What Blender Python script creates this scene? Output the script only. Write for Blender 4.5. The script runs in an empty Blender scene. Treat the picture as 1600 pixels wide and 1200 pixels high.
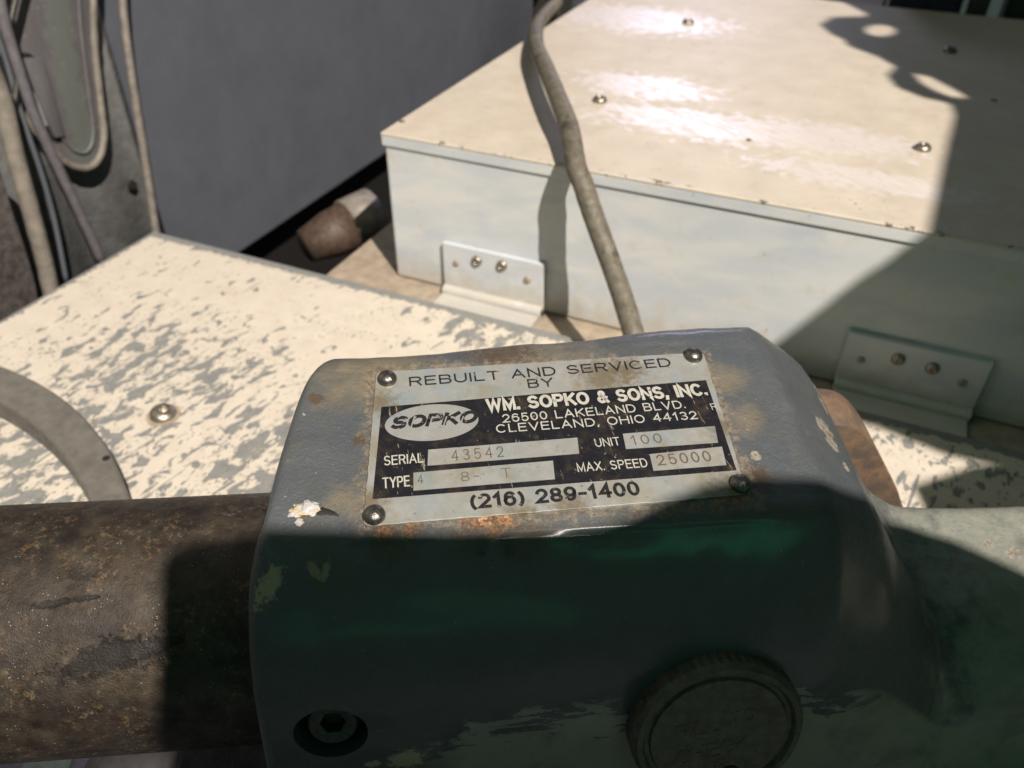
import bpy, bmesh, math, random
from mathutils import Vector, Matrix
import mathutils.noise as mn
random.seed(4)
V = Vector
sc = bpy.context.scene
COL = sc.collection

# ------------------------------------------------------------------ camera
F, CX, CY = 1245.0, 800.0, 600.0
RR, RD, RF = V((.91257, .40890, .00381)), V((.25582, -.56362, -.78542)), V((-.31901, .71773, -.61895))
CAM = V((0, 0, .21))
cd = bpy.data.cameras.new('camera'); cam = bpy.data.objects.new('camera', cd); COL.objects.link(cam)
m = Matrix((RR, -RD, -RF)).transposed().to_4x4(); m.translation = CAM
cam.matrix_world = m
cd.sensor_width = 36; cd.lens = 36*F/1600; cd.clip_start = .005; cd.clip_end = 50
cd.dof.use_dof = True; cd.dof.focus_distance = .165; cd.dof.aperture_fstop = 21
sc.camera = cam
sc.view_settings.view_transform = 'Standard'; sc.view_settings.look = 'None'
sc.view_settings.exposure = 0; sc.view_settings.gamma = 1; sc.view_settings.use_curve_mapping = False
sc.cycles.max_bounces = 6

def ray(px, py): return (RR*((px-CX)/F) + RD*((py-CY)/F) + RF)
def hz(px, py, z):
    d = ray(px, py); return CAM + d*((z-CAM.z)/d.z)
def hy(px, py, y):
    d = ray(px, py); return CAM + d*((y-CAM.y)/d.y)
def hx(px, py, x):
    d = ray(px, py); return CAM + d*((x-CAM.x)/d.x)

# ------------------------------------------------------------------ world and lamps
w = bpy.data.worlds.new('World'); sc.world = w; w.use_nodes = True
w.node_tree.nodes['Background'].inputs[0].default_value = (.76, 1.0, .90, 1)
w.node_tree.nodes['Background'].inputs[1].default_value = .056
def lamp(name, loc, tgt, power, col, sx, sy=None, shape='DISK', spread=180):
    l = bpy.data.lights.new(name, 'AREA'); l.energy = power; l.color = col; l.size = sx
    l.shape = shape; l.spread = math.radians(spread)
    if sy: l.shape = 'RECTANGLE' if shape == 'DISK' else shape; l.size_y = sy
    o = bpy.data.objects.new(name, l); COL.objects.link(o); o.location = loc
    o.rotation_euler = (V(tgt)-V(loc)).to_track_quat('-Z', 'Y').to_euler()
    return o
LD = ray(370, 950).normalized()            # travel direction of the main light
LP = CAM - LD*3.0
lamp('work_lamp', LP, CAM+LD*.3, 238, (1, .90, .80), .022)
# cool window light behind the machine, seen as the violet sheen on the box lid
_g = hz(1040, 150, .073); _d = ray(1040, 150).normalized(); _d.z = -_d.z
lamp('cool_window', _g+_d*1.3, _g, 2.6, (.74, .72, 1), .36, .20)
lamp('green_strip_lamp', (-.25, -.6, .95), (0, .1, .1), .22, (.20, 1, .62), .9, .08)

# ------------------------------------------------------------------ helpers
def put(o, parent=None, label=None, cat=None, group=None, kind=None):
    COL.objects.link(o)
    if parent is not None:
        o.parent = parent; o.matrix_parent_inverse = Matrix.Translation(parent.location).inverted()
    for k, v in (('label', label), ('category', cat), ('group', group), ('kind', kind)):
        if v: o[k] = v
    return o
def thing(name, label, cat, loc, group=None):
    o = bpy.data.objects.new(name, None); o.empty_display_size = .02; o.location = loc
    return put(o, None, label, cat, group)
def mesh(name, vs, fs, mat, parent=None, smooth=False, **k):
    me = bpy.data.meshes.new(name); me.from_pydata([tuple(v) for v in vs], [], fs); me.validate()
    bm = bmesh.new(); bm.from_mesh(me); bmesh.ops.recalc_face_normals(bm, faces=bm.faces); bm.to_mesh(me); bm.free()
    if smooth: me.polygons.foreach_set('use_smooth', [True]*len(me.polygons))
    me.materials.append(mat)
    return put(bpy.data.objects.new(name, me), parent, **k)
def from_bm(name, bm, mat, parent=None, smooth=False, mw=None, **k):
    bmesh.ops.recalc_face_normals(bm, faces=bm.faces)
    me = bpy.data.meshes.new(name); bm.to_mesh(me); bm.free()
    if smooth: me.polygons.foreach_set('use_smooth', [True]*len(me.polygons))
    me.materials.append(mat)
    o = bpy.data.objects.new(name, me)
    if mw is not None: me.transform(mw)
    return put(o, parent, **k)
def inst(name, me, mw, parent=None, **k):
    o = bpy.data.objects.new(name, me); put(o, parent, **k)
    o.matrix_basis = mw
    return o
def angle_smooth(o, deg=35):
    me = o.data
    bm = bmesh.new(); bm.from_mesh(me)
    for f in bm.faces: f.smooth = True
    for e in bm.edges:
        if len(e.link_faces) == 2 and e.calc_face_angle(0) > math.radians(deg): e.smooth = False
    bm.to_mesh(me); bm.free()
def basis(x, y, z, o=V((0, 0, 0))):
    m = Matrix((x, y, z)).transposed().to_4x4(); m.translation = o; return m
def bevel(bm, w, seg=2, ang=30):
    es = [e for e in bm.edges if len(e.link_faces) == 2 and e.calc_face_angle(0) > math.radians(ang)]
    bmesh.ops.bevel(bm, geom=es, offset=w, segments=seg, affect='EDGES', profile=.5)
def prism_bm(pts, h, frame=None, bev=0, seg=2, sub=0):
    """pts: 2D outline, extruded along +z by h"""
    bm = bmesh.new()
    f = bm.faces.new([bm.verts.new((p[0], p[1], 0)) for p in pts])
    r = bmesh.ops.extrude_face_region(bm, geom=[f])
    bmesh.ops.translate(bm, verts=[v for v in r['geom'] if isinstance(v, bmesh.types.BMVert)], vec=(0, 0, h))
    bmesh.ops.recalc_face_normals(bm, faces=bm.faces)
    if bev: bevel(bm, bev, seg)
    if frame is not None: bmesh.ops.transform(bm, matrix=frame, verts=bm.verts)
    return bm
def box_bm(a, b, bev=0, seg=2):
    bm = prism_bm([(a[0], a[1]), (b[0], a[1]), (b[0], b[1]), (a[0], b[1])], b[2]-a[2], Matrix.Translation((0, 0, a[2])), 0)
    if bev: bevel(bm, bev, seg)
    return bm
def lathe_bm(prof, n=32, axis_m=None):
    bm = bmesh.new(); rings = []
    for r, z in prof:
        rings.append([bm.verts.new((0, 0, z))] if r < 1e-7 else
                     [bm.verts.new((r*math.cos(2*math.pi*i/n), r*math.sin(2*math.pi*i/n), z)) for i in range(n)])
    for a, b in zip(rings, rings[1:]):
        for i in range(n):
            j = (i+1) % n
            if len(a) == 1 and len(b) == 1: continue
            if len(a) == 1: bm.faces.new((a[0], b[i], b[j]))
            elif len(b) == 1: bm.faces.new((a[i], a[j], b[0]))
            else: bm.faces.new((a[i], a[j], b[j], b[i]))
    if axis_m is not None: bmesh.ops.transform(bm, matrix=axis_m, verts=bm.verts)
    return bm
def crom(pts, n):
    """Catmull-Rom through pts (tuples), n samples per span"""
    P = [V(p) if len(p) < 5 else p for p in pts]; P = [2*P[0]-P[1]]+P+[2*P[-1]-P[-2]]; out = []
    for i in range(1, len(P)-2):
        a, b, c, d = P[i-1:i+3]
        for k in range(n):
            t = k/n
            out.append(.5*((2*b)+(c-a)*t+(2*a-5*b+4*c-d)*t*t+(3*b-a-3*c+d)*t**3))
    out.append(P[-2]); return out
def tube(name, pts, r, mat, parent=None, n=14, jit=0, radii=None, **k):
    vs, fs = [], []
    up = V((.3, .2, 1)).normalized()
    for i, p in enumerate(pts):
        t = (pts[min(i+1, len(pts)-1)]-pts[max(i-1, 0)]).normalized()
        a = t.cross(up).normalized(); b = a.cross(t)
        rr = radii[i] if radii else r
        for j in range(n):
            q = 2*math.pi*j/n; d = a*math.cos(q)+b*math.sin(q)
            vs.append(p+d*rr*(1+jit*mn.noise(p*400+d*1.3)))
    for i in range(len(pts)-1):
        for j in range(n):
            fs.append((i*n+j, i*n+(j+1) % n, (i+1)*n+(j+1) % n, (i+1)*n+j))
    fs.append(tuple(range(n))); fs.append(tuple(range((len(pts)-1)*n, len(pts)*n)))
    return mesh(name, vs, fs, mat, parent, True, **k)
def smoothstep(a, b, x):
    t = min(1, max(0, (x-a)/(b-a))); return t*t*(3-2*t)

# ------------------------------------------------------------------ materials
class N:
    def __init__(s, name, scale=100.0):
        s.m = bpy.data.materials.new(name); s.m.use_nodes = True; s.t = s.m.node_tree; s.n = s.t.nodes
        s.b = s.n['Principled BSDF']; tc = s.n.new('ShaderNodeTexCoord'); mp = s.n.new('ShaderNodeMapping')
        mp.inputs['Scale'].default_value = (scale,)*3; s.t.links.new(tc.outputs['Object'], mp.inputs[0]); s.co = mp.outputs[0]
    def set(s, sock, v):
        if hasattr(v, 'node'): s.t.links.new(v, sock)
        elif isinstance(v, (tuple, list)): sock.default_value = (*v, 1) if len(v) == 3 and sock.type == 'RGBA' else v
        else: sock.default_value = v
    def mapped(s, rot=(0, 0, 0), scale=(1, 1, 1), loc=(0, 0, 0)):
        src = s.co
        if any(rot):
            q0 = s.n.new('ShaderNodeMapping'); s.t.links.new(s.co, q0.inputs[0]); q0.inputs['Rotation'].default_value = rot; src = q0.outputs[0]
        q = s.n.new('ShaderNodeMapping'); s.t.links.new(src, q.inputs[0]); q.inputs['Scale'].default_value = scale; q.inputs['Location'].default_value = loc
        return q.outputs[0]
    def noise(s, scale, detail=6, rough=.55, dist=0, co=None, off=None):
        q = s.n.new('ShaderNodeTexNoise'); s.t.links.new(co or (s.co if off is None else s.mapped(loc=(off, off*.7, off*1.3))), q.inputs['Vector'])
        q.inputs['Scale'].default_value = scale; q.inputs['Detail'].default_value = detail
        q.inputs['Roughness'].default_value = rough; q.inputs['Distortion'].default_value = dist
        return q.outputs['Fac']
    def voro(s, scale, co=None, feat='F1', rnd=1):
        q = s.n.new('ShaderNodeTexVoronoi'); s.t.links.new(co or s.co, q.inputs['Vector']); q.feature = feat
        q.inputs['Scale'].default_value = scale; q.inputs['Randomness'].default_value = rnd; return q.outputs['Distance']
    def rmp(s, f, a, b, lo=0, hi=1):
        q = s.n.new('ShaderNodeMapRange'); s.set(q.inputs[0], f)
        for i, v in ((1, a), (2, b), (3, lo), (4, hi)): q.inputs[i].default_value = v
        return q.outputs[0]
    def math(s, op, a, b=0):
        q = s.n.new('ShaderNodeMath'); q.operation = op; s.set(q.inputs[0], a); s.set(q.inputs[1], b); return q.outputs[0]
    def mix(s, f, a, b):
        q = s.n.new('ShaderNodeMix'); q.data_type = 'RGBA'; s.set(q.inputs[0], f); s.set(q.inputs[6], a); s.set(q.inputs[7], b)
        return q.outputs[2]
    def scale(s, c, k):
        q = s.n.new('ShaderNodeVectorMath'); q.operation = 'SCALE'; s.t.links.new(c, q.inputs[0]); q.inputs['Scale'].default_value = k
        return q.outputs[0]
    def streak(s, c, r, d, k, wob=.8, wscale=5):
        """ragged spot drawn out k times along direction d"""
        q = s.n.new('ShaderNodeVectorMath'); q.operation = 'SUBTRACT'; s.t.links.new(s.co, q.inputs[0]); q.inputs[1].default_value = tuple(V(c)*100)
        l = s.n.new('ShaderNodeVectorMath'); l.operation = 'DOT_PRODUCT'; s.t.links.new(q.outputs[0], l.inputs[0]); s.t.links.new(q.outputs[0], l.inputs[1])
        a = s.n.new('ShaderNodeVectorMath'); a.operation = 'DOT_PRODUCT'; s.t.links.new(q.outputs[0], a.inputs[0]); a.inputs[1].default_value = tuple(d)
        aa = s.math('MULTIPLY', s.math('MULTIPLY', a.outputs['Value'], a.outputs['Value']), 1-1/(k*k))
        dd = s.math('SQRT', s.math('MAXIMUM', s.math('SUBTRACT', l.outputs['Value'], aa), 0))
        dd = s.math('ADD', dd, s.rmp(s.noise(wscale, 7, .65), .2, .8, -wob*r, wob*r))
        return s.rmp(dd, r*.75, r*1.2, 1, 0)
    def xyz(s, co=None):
        q = s.n.new('ShaderNodeSeparateXYZ'); s.t.links.new(co or s.co, q.inputs[0]); return q.outputs
    def blob(s, c, r, soft=.3, wob=.6, wscale=3.0, stretch=(1, 1, 1)):
        """1 inside a ragged spot centred at world point c (metres), radius r cm"""
        q = s.n.new('ShaderNodeVectorMath'); q.operation = 'SUBTRACT'; s.t.links.new(s.co, q.inputs[0]); q.inputs[1].default_value = tuple(V(c)*100)
        q2 = s.n.new('ShaderNodeVectorMath'); q2.operation = 'MULTIPLY'; s.t.links.new(q.outputs[0], q2.inputs[0]); q2.inputs[1].default_value = stretch
        l = s.n.new('ShaderNodeVectorMath'); l.operation = 'LENGTH'; s.t.links.new(q2.outputs[0], l.inputs[0])
        d = s.math('ADD', l.outputs['Value'], s.rmp(s.noise(wscale, 5, .6), .2, .8, -wob*r, wob*r))
        return s.rmp(d, r*(1-soft), r*(1+soft), 1, 0)
    def bump(s, h, dist=.0002, strength=1.0, prev=None):
        q = s.n.new('ShaderNodeBump'); s.set(q.inputs['Height'], h); q.inputs['Distance'].default_value = dist
        q.inputs['Strength'].default_value = strength
        if prev: s.t.links.new(prev, q.inputs['Normal'])
        return q.outputs[0]
    def out(s, col, rough=.5, metal=0, nrm=None, spec=.5, coat=0):
        col = tuple(c*.77 for c in col) if isinstance(col, tuple) else s.scale(col, .77)
        s.set(s.b.inputs['Base Color'], col); s.set(s.b.inputs['Roughness'], rough); s.set(s.b.inputs['Metallic'], metal)
        s.set(s.b.inputs['Specular IOR Level'], spec)
        if coat: s.b.inputs['Coat Weight'].default_value = coat; s.b.inputs['Coat Roughness'].default_value = .21
        if nrm: s.t.links.new(nrm, s.b.inputs['Normal'])
        return s.m

# head frame: U along the spindle, W away from the viewer over the plate, T out of the plate
U = V((.86806, .49570, -.02749)); W = V((-.48631, .86015, .15374)); T = V((.09985, -.12009, .98773))
HO = CAM + V((-.06660, .08107, -.11391))
HM = basis(U, W, T, HO); HI = HM.inverted()
def L(u, v, n): return HO + (U*u + W*v + T*n)*.001         # millimetres in the head frame
def hv(px, py, v):                                           # pixel ray onto plane v (mm) of the head -> (u, n) mm
    c = HI @ CAM; d = HI.to_3x3() @ ray(px, py); t = (v*.001-c.y)/d.y; p = c+d*t; return p.x*1000, p.z*1000
def hn(px, py, n=0):
    c = HI @ CAM; d = HI.to_3x3() @ ray(px, py); t = (n*.001-c.z)/d.z; p = c+d*t; return p.x*1000, p.y*1000

def axc(s, ax):
    q = s.n.new('ShaderNodeVectorMath'); q.operation = 'DOT_PRODUCT'; s.t.links.new(s.co, q.inputs[0]); q.inputs[1].default_value = tuple(ax)
    return s.math('SUBTRACT', q.outputs['Value'], HO.dot(ax)*100)
UU = lambda s: axc(s, U)
VV = lambda s: axc(s, W)
def mat_head():
    s = N('housing_paint')
    n1 = s.noise(.9, 6, .6); n2 = s.noise(9, 6, .6)
    base = s.mix(s.rmp(n1, .35, .7), (.073, .084, .096), (.092, .104, .112))
    base = s.mix(s.rmp(s.noise(2.2, 8, .65, off=3), .58, .74), base, (.125, .115, .092))
    base = s.mix(s.rmp(n2, .62, .74, 0, .5), base, (.10, .115, .12))
    # dirty yellow film, round the upper left corner and along the back edge
    for c, r in ((L(-4, 38, 0), .75), (L(4, 45, 0), .8), (L(40, 48, 0), 1.1), (L(-3, 6, 0), .35), (L(81, 22, 0), .35), (L(80, 34, 0), .4)):
        base = s.mix(s.math('MULTIPLY', s.blob(c, r, .6, .8, 2.5), .5), base, (.27, .215, .125))
    # brown grime around the plate edge
    for c, r, st in ((L(5, -2.5, 0), .42, (1, 1, 1)), (L(20, -2.6, 0), .28, (1, 1, 1)), (L(31, -3, -1), .42, (1, 1, 1)), (L(-1.5, 21, 0), .13, (1, 1, 1)), (L(30, 47, 0), .7, (1, 1, 1)), (L(79, 6, 0), .3, (1, 1, 1)), (L(-11, 33, 0), .16, (1, 1, 1))):
        base = s.mix(s.math('MULTIPLY', s.blob(c, r, .45, 1.0, 6), .9), base, (.085, .055, .032))
    ax_ = s.math('MAXIMUM', s.math('SUBTRACT', s.math('ABSOLUTE', s.math('SUBTRACT', UU(s), 3.86)), 3.86), 0)
    ay_ = s.math('MAXIMUM', s.math('SUBTRACT', s.math('ABSOLUTE', s.math('SUBTRACT', VV(s), 2.08)), 2.10), 0)
    dd = s.math('ADD', s.math('MAXIMUM', ax_, ay_), s.rmp(s.noise(4, 8, .7), .3, .7, -.22, .22))
    base = s.mix(s.rmp(dd, .13, -.02, 0, .7), base, s.mix(s.rmp(s.noise(7, 6, .7), .42, .58), (.12, .085, .055), (.30, .25, .18)))
    for c, r_ in RUSTS: base = s.mix(s.blob(c, r_, .3, .9, 9), base, s.mix(s.rmp(s.noise(14, 5, .7), .42, .58), (.10, .045, .02), (.34, .17, .07)))
    for c, r_ in DRIPS: base = s.mix(s.math('MULTIPLY', s.blob(c, r_, .5, .8, 5), .85), base, (.035, .026, .018))
    # worn edge and chips: sharp small islands down to brown metal and old cream paint
    chip = s.rmp(s.noise(4.5, 9, .68, .6, off=11), .648, .656)
    base = s.mix(chip, base, (.13, .085, .05))
    chip2 = s.rmp(s.noise(14, 6, .6, .2, off=5), .70, .71)
    base = s.mix(chip2, base, (.45, .44, .38))
    xs = s.xyz()
    geo = s.n.new('ShaderNodeNewGeometry')
    # worn through low on the front, where hands rub
    q = s.n.new('ShaderNodeVectorMath'); q.operation = 'DOT_PRODUCT'; s.t.links.new(s.co, q.inputs[0]); q.inputs[1].default_value = tuple(W)
    vv = s.math('SUBTRACT', q.outputs['Value'], HO.dot(W)*100)          # cm along W
    q = s.n.new('ShaderNodeVectorMath'); q.operation = 'DOT_PRODUCT'; s.t.links.new(s.co, q.inputs[0]); q.inputs[1].default_value = tuple(T)
    tt = s.math('SUBTRACT', q.outputs['Value'], HO.dot(T)*100)
    q = s.n.new('ShaderNodeVectorMath'); q.operation = 'DOT_PRODUCT'; s.t.links.new(s.co, q.inputs[0]); q.inputs[1].default_value = tuple(U)
    uu = s.math('SUBTRACT', q.outputs['Value'], HO.dot(U)*100)
    strco = s.mapped(rot=(0, 0, -.5), scale=(.45, 1.3, 1.3))
    wob = s.rmp(s.noise(1.6, 9, .68, .5, co=strco), .25, .75, -1.5, 1.5)
    low = s.math('ADD', s.math('ADD', tt, wob), s.rmp(uu, -1, 4, .9, 0))
    worn = s.math('MULTIPLY', s.rmp(low, -3.35, -3.5), s.rmp(vv, -2.4, -2.5))
    worn = s.math('MULTIPLY', worn, s.rmp(uu, .6, 1.8))
    base = s.mix(s.math('MULTIPLY', worn, .85), base, (.40, .37, .32))
    # big flaked patch on the right-hand edge and worn tan flange, its lit brightness put into colour
    base = s.mix(s.math('MULTIPLY', s.rmp(s.math('ADD', UU(s), s.rmp(s.noise(1.3, 7, .65), .3, .7, -1.6, 1.6)), 12.6, 14.2), .75), base, s.mix(s.rmp(s.noise(2.5, 7, .65), .35, .65), (.25, .265, .215), (.34, .345, .29)))
    for c, r in FLAKES: base = s.mix(s.blob(c, r, .06, .7, 5), base, s.mix(s.rmp(s.noise(12, 4), .4, .6), (.20, .165, .12), (.36, .34, .30)))
    for c, r, d_, k_ in CREAM: base = s.mix(s.math('MULTIPLY', s.streak(c, r, d_, k_, .95, 8), .8), base, s.mix(s.rmp(s.noise(14, 4), .45, .6), (.62, .45, .22), (.42, .44, .44)))
    base = s.mix(s.math('MULTIPLY', s.rmp(s.noise(30, 4, .6, off=2), .62, .70), s.rmp(s.noise(1.3, 5, .6, off=41), .42, .6)), base, (.05, .042, .032))
    base = s.mix(s.rmp(s.noise(.8, 7, .65, .6, off=51), .50, .64, 0, .45), base, (.085, .085, .075))
    b = s.bump(s.noise(3.0, 5, .5), .0003, .6); b = s.bump(s.noise(11, 6, .7), .00040, .8, b)
    b = s.bump(s.math('ADD', s.noise(35, 4, .6), s.math('MULTIPLY', chip, -1.2)), .00012, .55, b)
    return s.out(base, s.rmp(s.noise(5, 7, .7), .3, .7, .34, .6), 0, b, .5, .32)

def mat_plain(name, col, rough=.5, metal=0, var=.25, nscale=6, bump=.0001, bscale=30, spec=.5):
    s = N(name); c2 = tuple(c*(1-var) for c in col); c3 = tuple(min(1, c*(1+var)) for c in col)
    c = s.mix(s.rmp(s.noise(nscale, 6, .6), .3, .7), c2, c3)
    return s.out(c, s.rmp(s.noise(nscale*1.7, 5), .3, .7, rough*.8, min(1, rough*1.25)), metal, s.bump(s.noise(bscale, 4), bump), spec)

def mat_barrel():
    s = N('barrel_steel')
    al = s.mapped(rot=(0, 0, -.519), scale=(.5, 1.6, 1.6))
    n = s.noise(1.3, 8, .65)
    c = s.mix(s.rmp(n, .3, .7), (.022, .016, .012), (.060, .046, .035))
    c = s.mix(s.rmp(s.noise(2.0, 9, .7, .4, co=al), .5, .66, 0, .8), c, (.016, .012, .010))
    c = s.mix(s.rmp(s.noise(.8, 8, .6, off=9), .52, .66, 0, .7), c, (.085, .066, .042))
    sp = s.math('MULTIPLY', s.rmp(s.noise(7, 7, .75, off=2), .53, .60), s.rmp(s.noise(.8, 4, .6, off=8), .46, .58))
    c = s.mix(s.math('MULTIPLY', sp, .6), c, s.mix(s.rmp(s.noise(3, 3), .4, .6), (.26, .145, .06), (.22, .17, .10)))
    fl = s.math('MULTIPLY', s.rmp(s.voro(13), .16, .10), s.rmp(s.noise(1.7, 4, .6, off=4), .48, .58))
    c = s.mix(s.math('MULTIPLY', fl, s.rmp(s.noise(15, 2, off=5), .45, .55)), c, (.55, .48, .34))
    oil = 0
    for p_, r_, d_, k_ in SM:
        q = s.streak(p_, r_, d_, k_, .8, 6); oil = q if oil == 0 else s.math('MAXIMUM', oil, q)
    c = s.mix(s.math('MULTIPLY', oil, .88), c, (.010, .008, .007))
    b = s.bump(s.noise(22, 5, .7), .0003, .7); b = s.bump(s.math('MULTIPLY', oil, -1), .0004, .5, b); b = s.bump(s.noise(3, 4), .0004, .4, b)
    return s.out(c, s.rmp(s.noise(8, 6, .7, off=1), .3, .7, .34, .62), s.rmp(s.noise(3, 5), .4, .6, .5, .2), b, .5)

def mat_chipped():
    s = N('chipped_cream_paint')
    rot = (0, 0, CHIPROT)
    al = s.mapped(rot=rot, scale=(.55, 1.0, 1))
    al2 = s.mapped(rot=rot, scale=(.11, 1.7, 1), loc=(3, 1, 0))
    reg = s.math('MAXIMUM', s.blob(hz(210, 560, 0), 3.6, .8, .5, .8), s.math('MAXIMUM', s.blob(hz(330, 600, 0), 2.6, .8, .5, .8), s.blob(hz(420, 740, 0), 4.0, .7, .5, .8)))
    reg = s.math('MAXIMUM', reg, s.math('MULTIPLY', s.blob(hz(1500, 760, 0), 6, .6, .5, .8), .45))
    reg = s.math('MAXIMUM', reg, s.blob(hz(760, 500, 0), 2.6, .6, .7, .7))
    reg = s.math('MAXIMUM', reg, s.blob(hz(60, 730, 0), 4.5, .5, .5, .8))
    big = s.math('ADD', s.noise(1.9, 11, .62, .6, co=al), s.math('MULTIPLY', reg, .14))
    big = s.math('ADD', big, s.rmp(s.noise(.6, 3, .5, off=2.3), .3, .7, -.04, .03))
    scr = s.math('ADD', s.noise(2.2, 8, .6, .3, co=al2), s.math('MULTIPLY', reg, .05))
    fine = s.math('ADD', s.noise(6.5, 7, .62, .4, co=s.mapped(rot=rot, scale=(.6, 1, 1), loc=(7, 2, 0))), s.math('ADD', s.math('MULTIPLY', reg, .07), s.rmp(s.noise(.55, 3, .5, off=15), .3, .7, -.05, .05)))
    k = s.math('MAXIMUM', s.rmp(big, .622, .628), s.math('MAXIMUM', s.rmp(scr, .668, .676), s.rmp(fine, .655, .663)))
    # bare grey along the plate's edges (signed distances in cm)
    x = s.xyz()
    for sock, lim, sg in ((x[0], PLX0*100, 1), (x[1], PLY1*100, -1)):
        d = s.math('MULTIPLY', s.math('SUBTRACT', sock, lim), sg)
        d = s.math('ADD', d, s.rmp(s.noise(3, 8, .7), .3, .7, -.22, .22))
        k = s.math('MAXIMUM', k, s.rmp(d, .30 if sg > 0 else .55, .27 if sg > 0 else .50))
    cr = s.mix(s.rmp(s.noise(1.2, 6), .3, .7), (.67, .605, .51), (.74, .675, .575))
    cr = s.mix(s.rmp(s.noise(.7, 5, off=4), .55, .7, 0, .4), cr, (.62, .53, .45))
    gr = s.mix(s.rmp(s.noise(2.5, 7, .6), .3, .7), (.22, .226, .222), (.31, .31, .295))
    gr = s.mix(s.rmp(s.noise(6, 6, .6, off=5), .60, .66, 0, .7), gr, (.13, .125, .11))
    c = s.mix(k, cr, gr)
    b = s.bump(s.math('MULTIPLY', k, -1), .00022, .9); b = s.bump(s.noise(12, 5), .00012, .5, b)
    return s.out(c, s.mix(k, (.42,)*3, (.55,)*3), 0, b, .4)

def mat_box(top=True):
    s = N('cream_paint_lid' if top else 'white_paint_side')
    if top:
        c = s.mix(s.rmp(s.noise(.5, 6, .6), .3, .7), (.575, .505, .415), (.665, .60, .505))
        c = s.mix(s.rmp(s.noise(1.4, 7, .6, off=3), .55, .75, 0, .5), c, (.48, .405, .30))
        # wiped smears, with the cool lamp's pale glare put into their colour
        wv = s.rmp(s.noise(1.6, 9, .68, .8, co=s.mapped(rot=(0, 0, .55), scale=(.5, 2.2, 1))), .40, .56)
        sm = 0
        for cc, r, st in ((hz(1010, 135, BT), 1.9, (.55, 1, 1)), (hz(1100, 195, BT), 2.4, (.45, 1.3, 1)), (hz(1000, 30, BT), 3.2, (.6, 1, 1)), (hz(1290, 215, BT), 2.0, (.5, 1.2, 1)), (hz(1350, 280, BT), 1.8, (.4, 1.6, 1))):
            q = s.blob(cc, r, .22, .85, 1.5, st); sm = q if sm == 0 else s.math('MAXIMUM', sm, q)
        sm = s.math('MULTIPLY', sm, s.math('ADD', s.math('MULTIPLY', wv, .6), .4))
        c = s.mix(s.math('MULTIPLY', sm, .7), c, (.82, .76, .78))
        ch = s.rmp(s.math('ADD', s.noise(5, 6, .6, off=7), s.rmp(s.noise(.6, 2, off=1), .3, .7, -.1, .03)), .665, .675)
        # chipped along the front edge
        d = s.math('SUBTRACT', BY*100, s.xyz()[1]); d = s.math('ADD', d, 0)
        ed = s.math('MULTIPLY', s.rmp(s.math('ADD', s.noise(3.2, 7, .7, off=2), s.rmp(s.noise(.5, 2, off=4), .4, .6, -.08, .02)), .58, .60), s.rmp(s.math('ABSOLUTE', s.math('SUBTRACT', s.xyz()[1], BY*100+.05)), .28, .1))
        ch = s.math('MAXIMUM', ch, ed)
        c = s.mix(ch, c, (.16, .13, .09))
        b = s.bump(s.math('MULTIPLY', ch, -1), .0002, .7); b = s.bump(s.noise(7, 5), .0001, .5, b)
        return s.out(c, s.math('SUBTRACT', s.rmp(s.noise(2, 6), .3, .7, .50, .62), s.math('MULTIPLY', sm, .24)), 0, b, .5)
    al = s.mapped(scale=(.35, 1, 1.1), rot=(0, .12, 0))
    c = s.mix(s.rmp(s.noise(.75, 5, .55, .6, co=al), .40, .62), (.60, .645, .69), (.71, .73, .73))
    c = s.mix(s.rmp(s.noise(.5, 5, .5, .4, co=al, off=None), .52, .68, 0, .6), c, (.50, .56, .64))
    c = s.mix(s.rmp(s.noise(.8, 6, .6, off=8), .58, .74, 0, .7), c, (.62, .56, .43))
    ch = s.math('MAXIMUM', s.rmp(s.noise(4, 6, .6, off=7), .71, .72), s.rmp(s.noise(3, 5, .6, co=s.mapped(scale=(2.5, 1, .35), loc=(2, 4, 1))), .70, .72))
    c = s.mix(s.math('MULTIPLY', ch, .8), c, (.22, .20, .15))
    # grime low down
    c = s.mix(s.rmp(s.math('ADD', s.xyz()[2], s.rmp(s.noise(1.5, 6), .3, .7, -.6, .6)), 1.2, 0, 0, .55), c, (.52, .45, .33))
    return s.out(c, s.rmp(s.noise(2, 6), .3, .7, .38, .55), 0, s.bump(s.noise(6, 5), .0001, .5), .5)

# ------------------------------------------------------------------ shared measures
PZ = 0.0                                   # top of the chipped plate
pc = hz(240, 361, PZ); PLX0, PLY1 = pc.x, pc.y
PLFY = max(hz(0, 1010, 0).y, hz(395, 1010, 0).y)
LZ = -.004                                 # ledge under the box
bc = hz(616, 433, LZ); BX0, BY = bc.x, bc.y
BT = hy(595, 207, BY).z                    # top of the box
a_, b_ = hz(190, 640, 0), hz(480, 470, 0); CHIPROT = -math.atan2((b_-a_).y, (b_-a_).x)

# right-hand silhouette of the housing: (u, v_back, n_top) in mm
SIL = [(-30, 49.5, 0), (0, 50.2, 0), (40, 53, .1), (80, 56.5, .3), (92, 57, 0)]
for (px, py), vb in (((1238, 539), 55.5), ((1256, 566), 54), ((1272, 598), 52), ((1300, 656), 47.5), ((1330, 716), 41.5), ((1345, 740), 38), ((1366, 764), 34), ((1400, 782), 30), ((1470, 783), 28), ((1600, 781), 26)):
    u_, n_ = hv(px, py, vb); SIL.append((u_, vb, n_))
SIL.append((SIL[-1][0]+60, 26, SIL[-1][2]-1))
def sil(u):
    for a, b in zip(SIL, SIL[1:]):
        if u <= b[0]:
            t = max(0, (u-a[0])/(b[0]-a[0])); return a[1]+(b[1]-a[1])*t, a[2]+(b[2]-a[2])*t
    return SIL[-1][1:]
def silpt(u):
    vb, nt = sil(u); return L(u, vb-1.5, nt)

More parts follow.
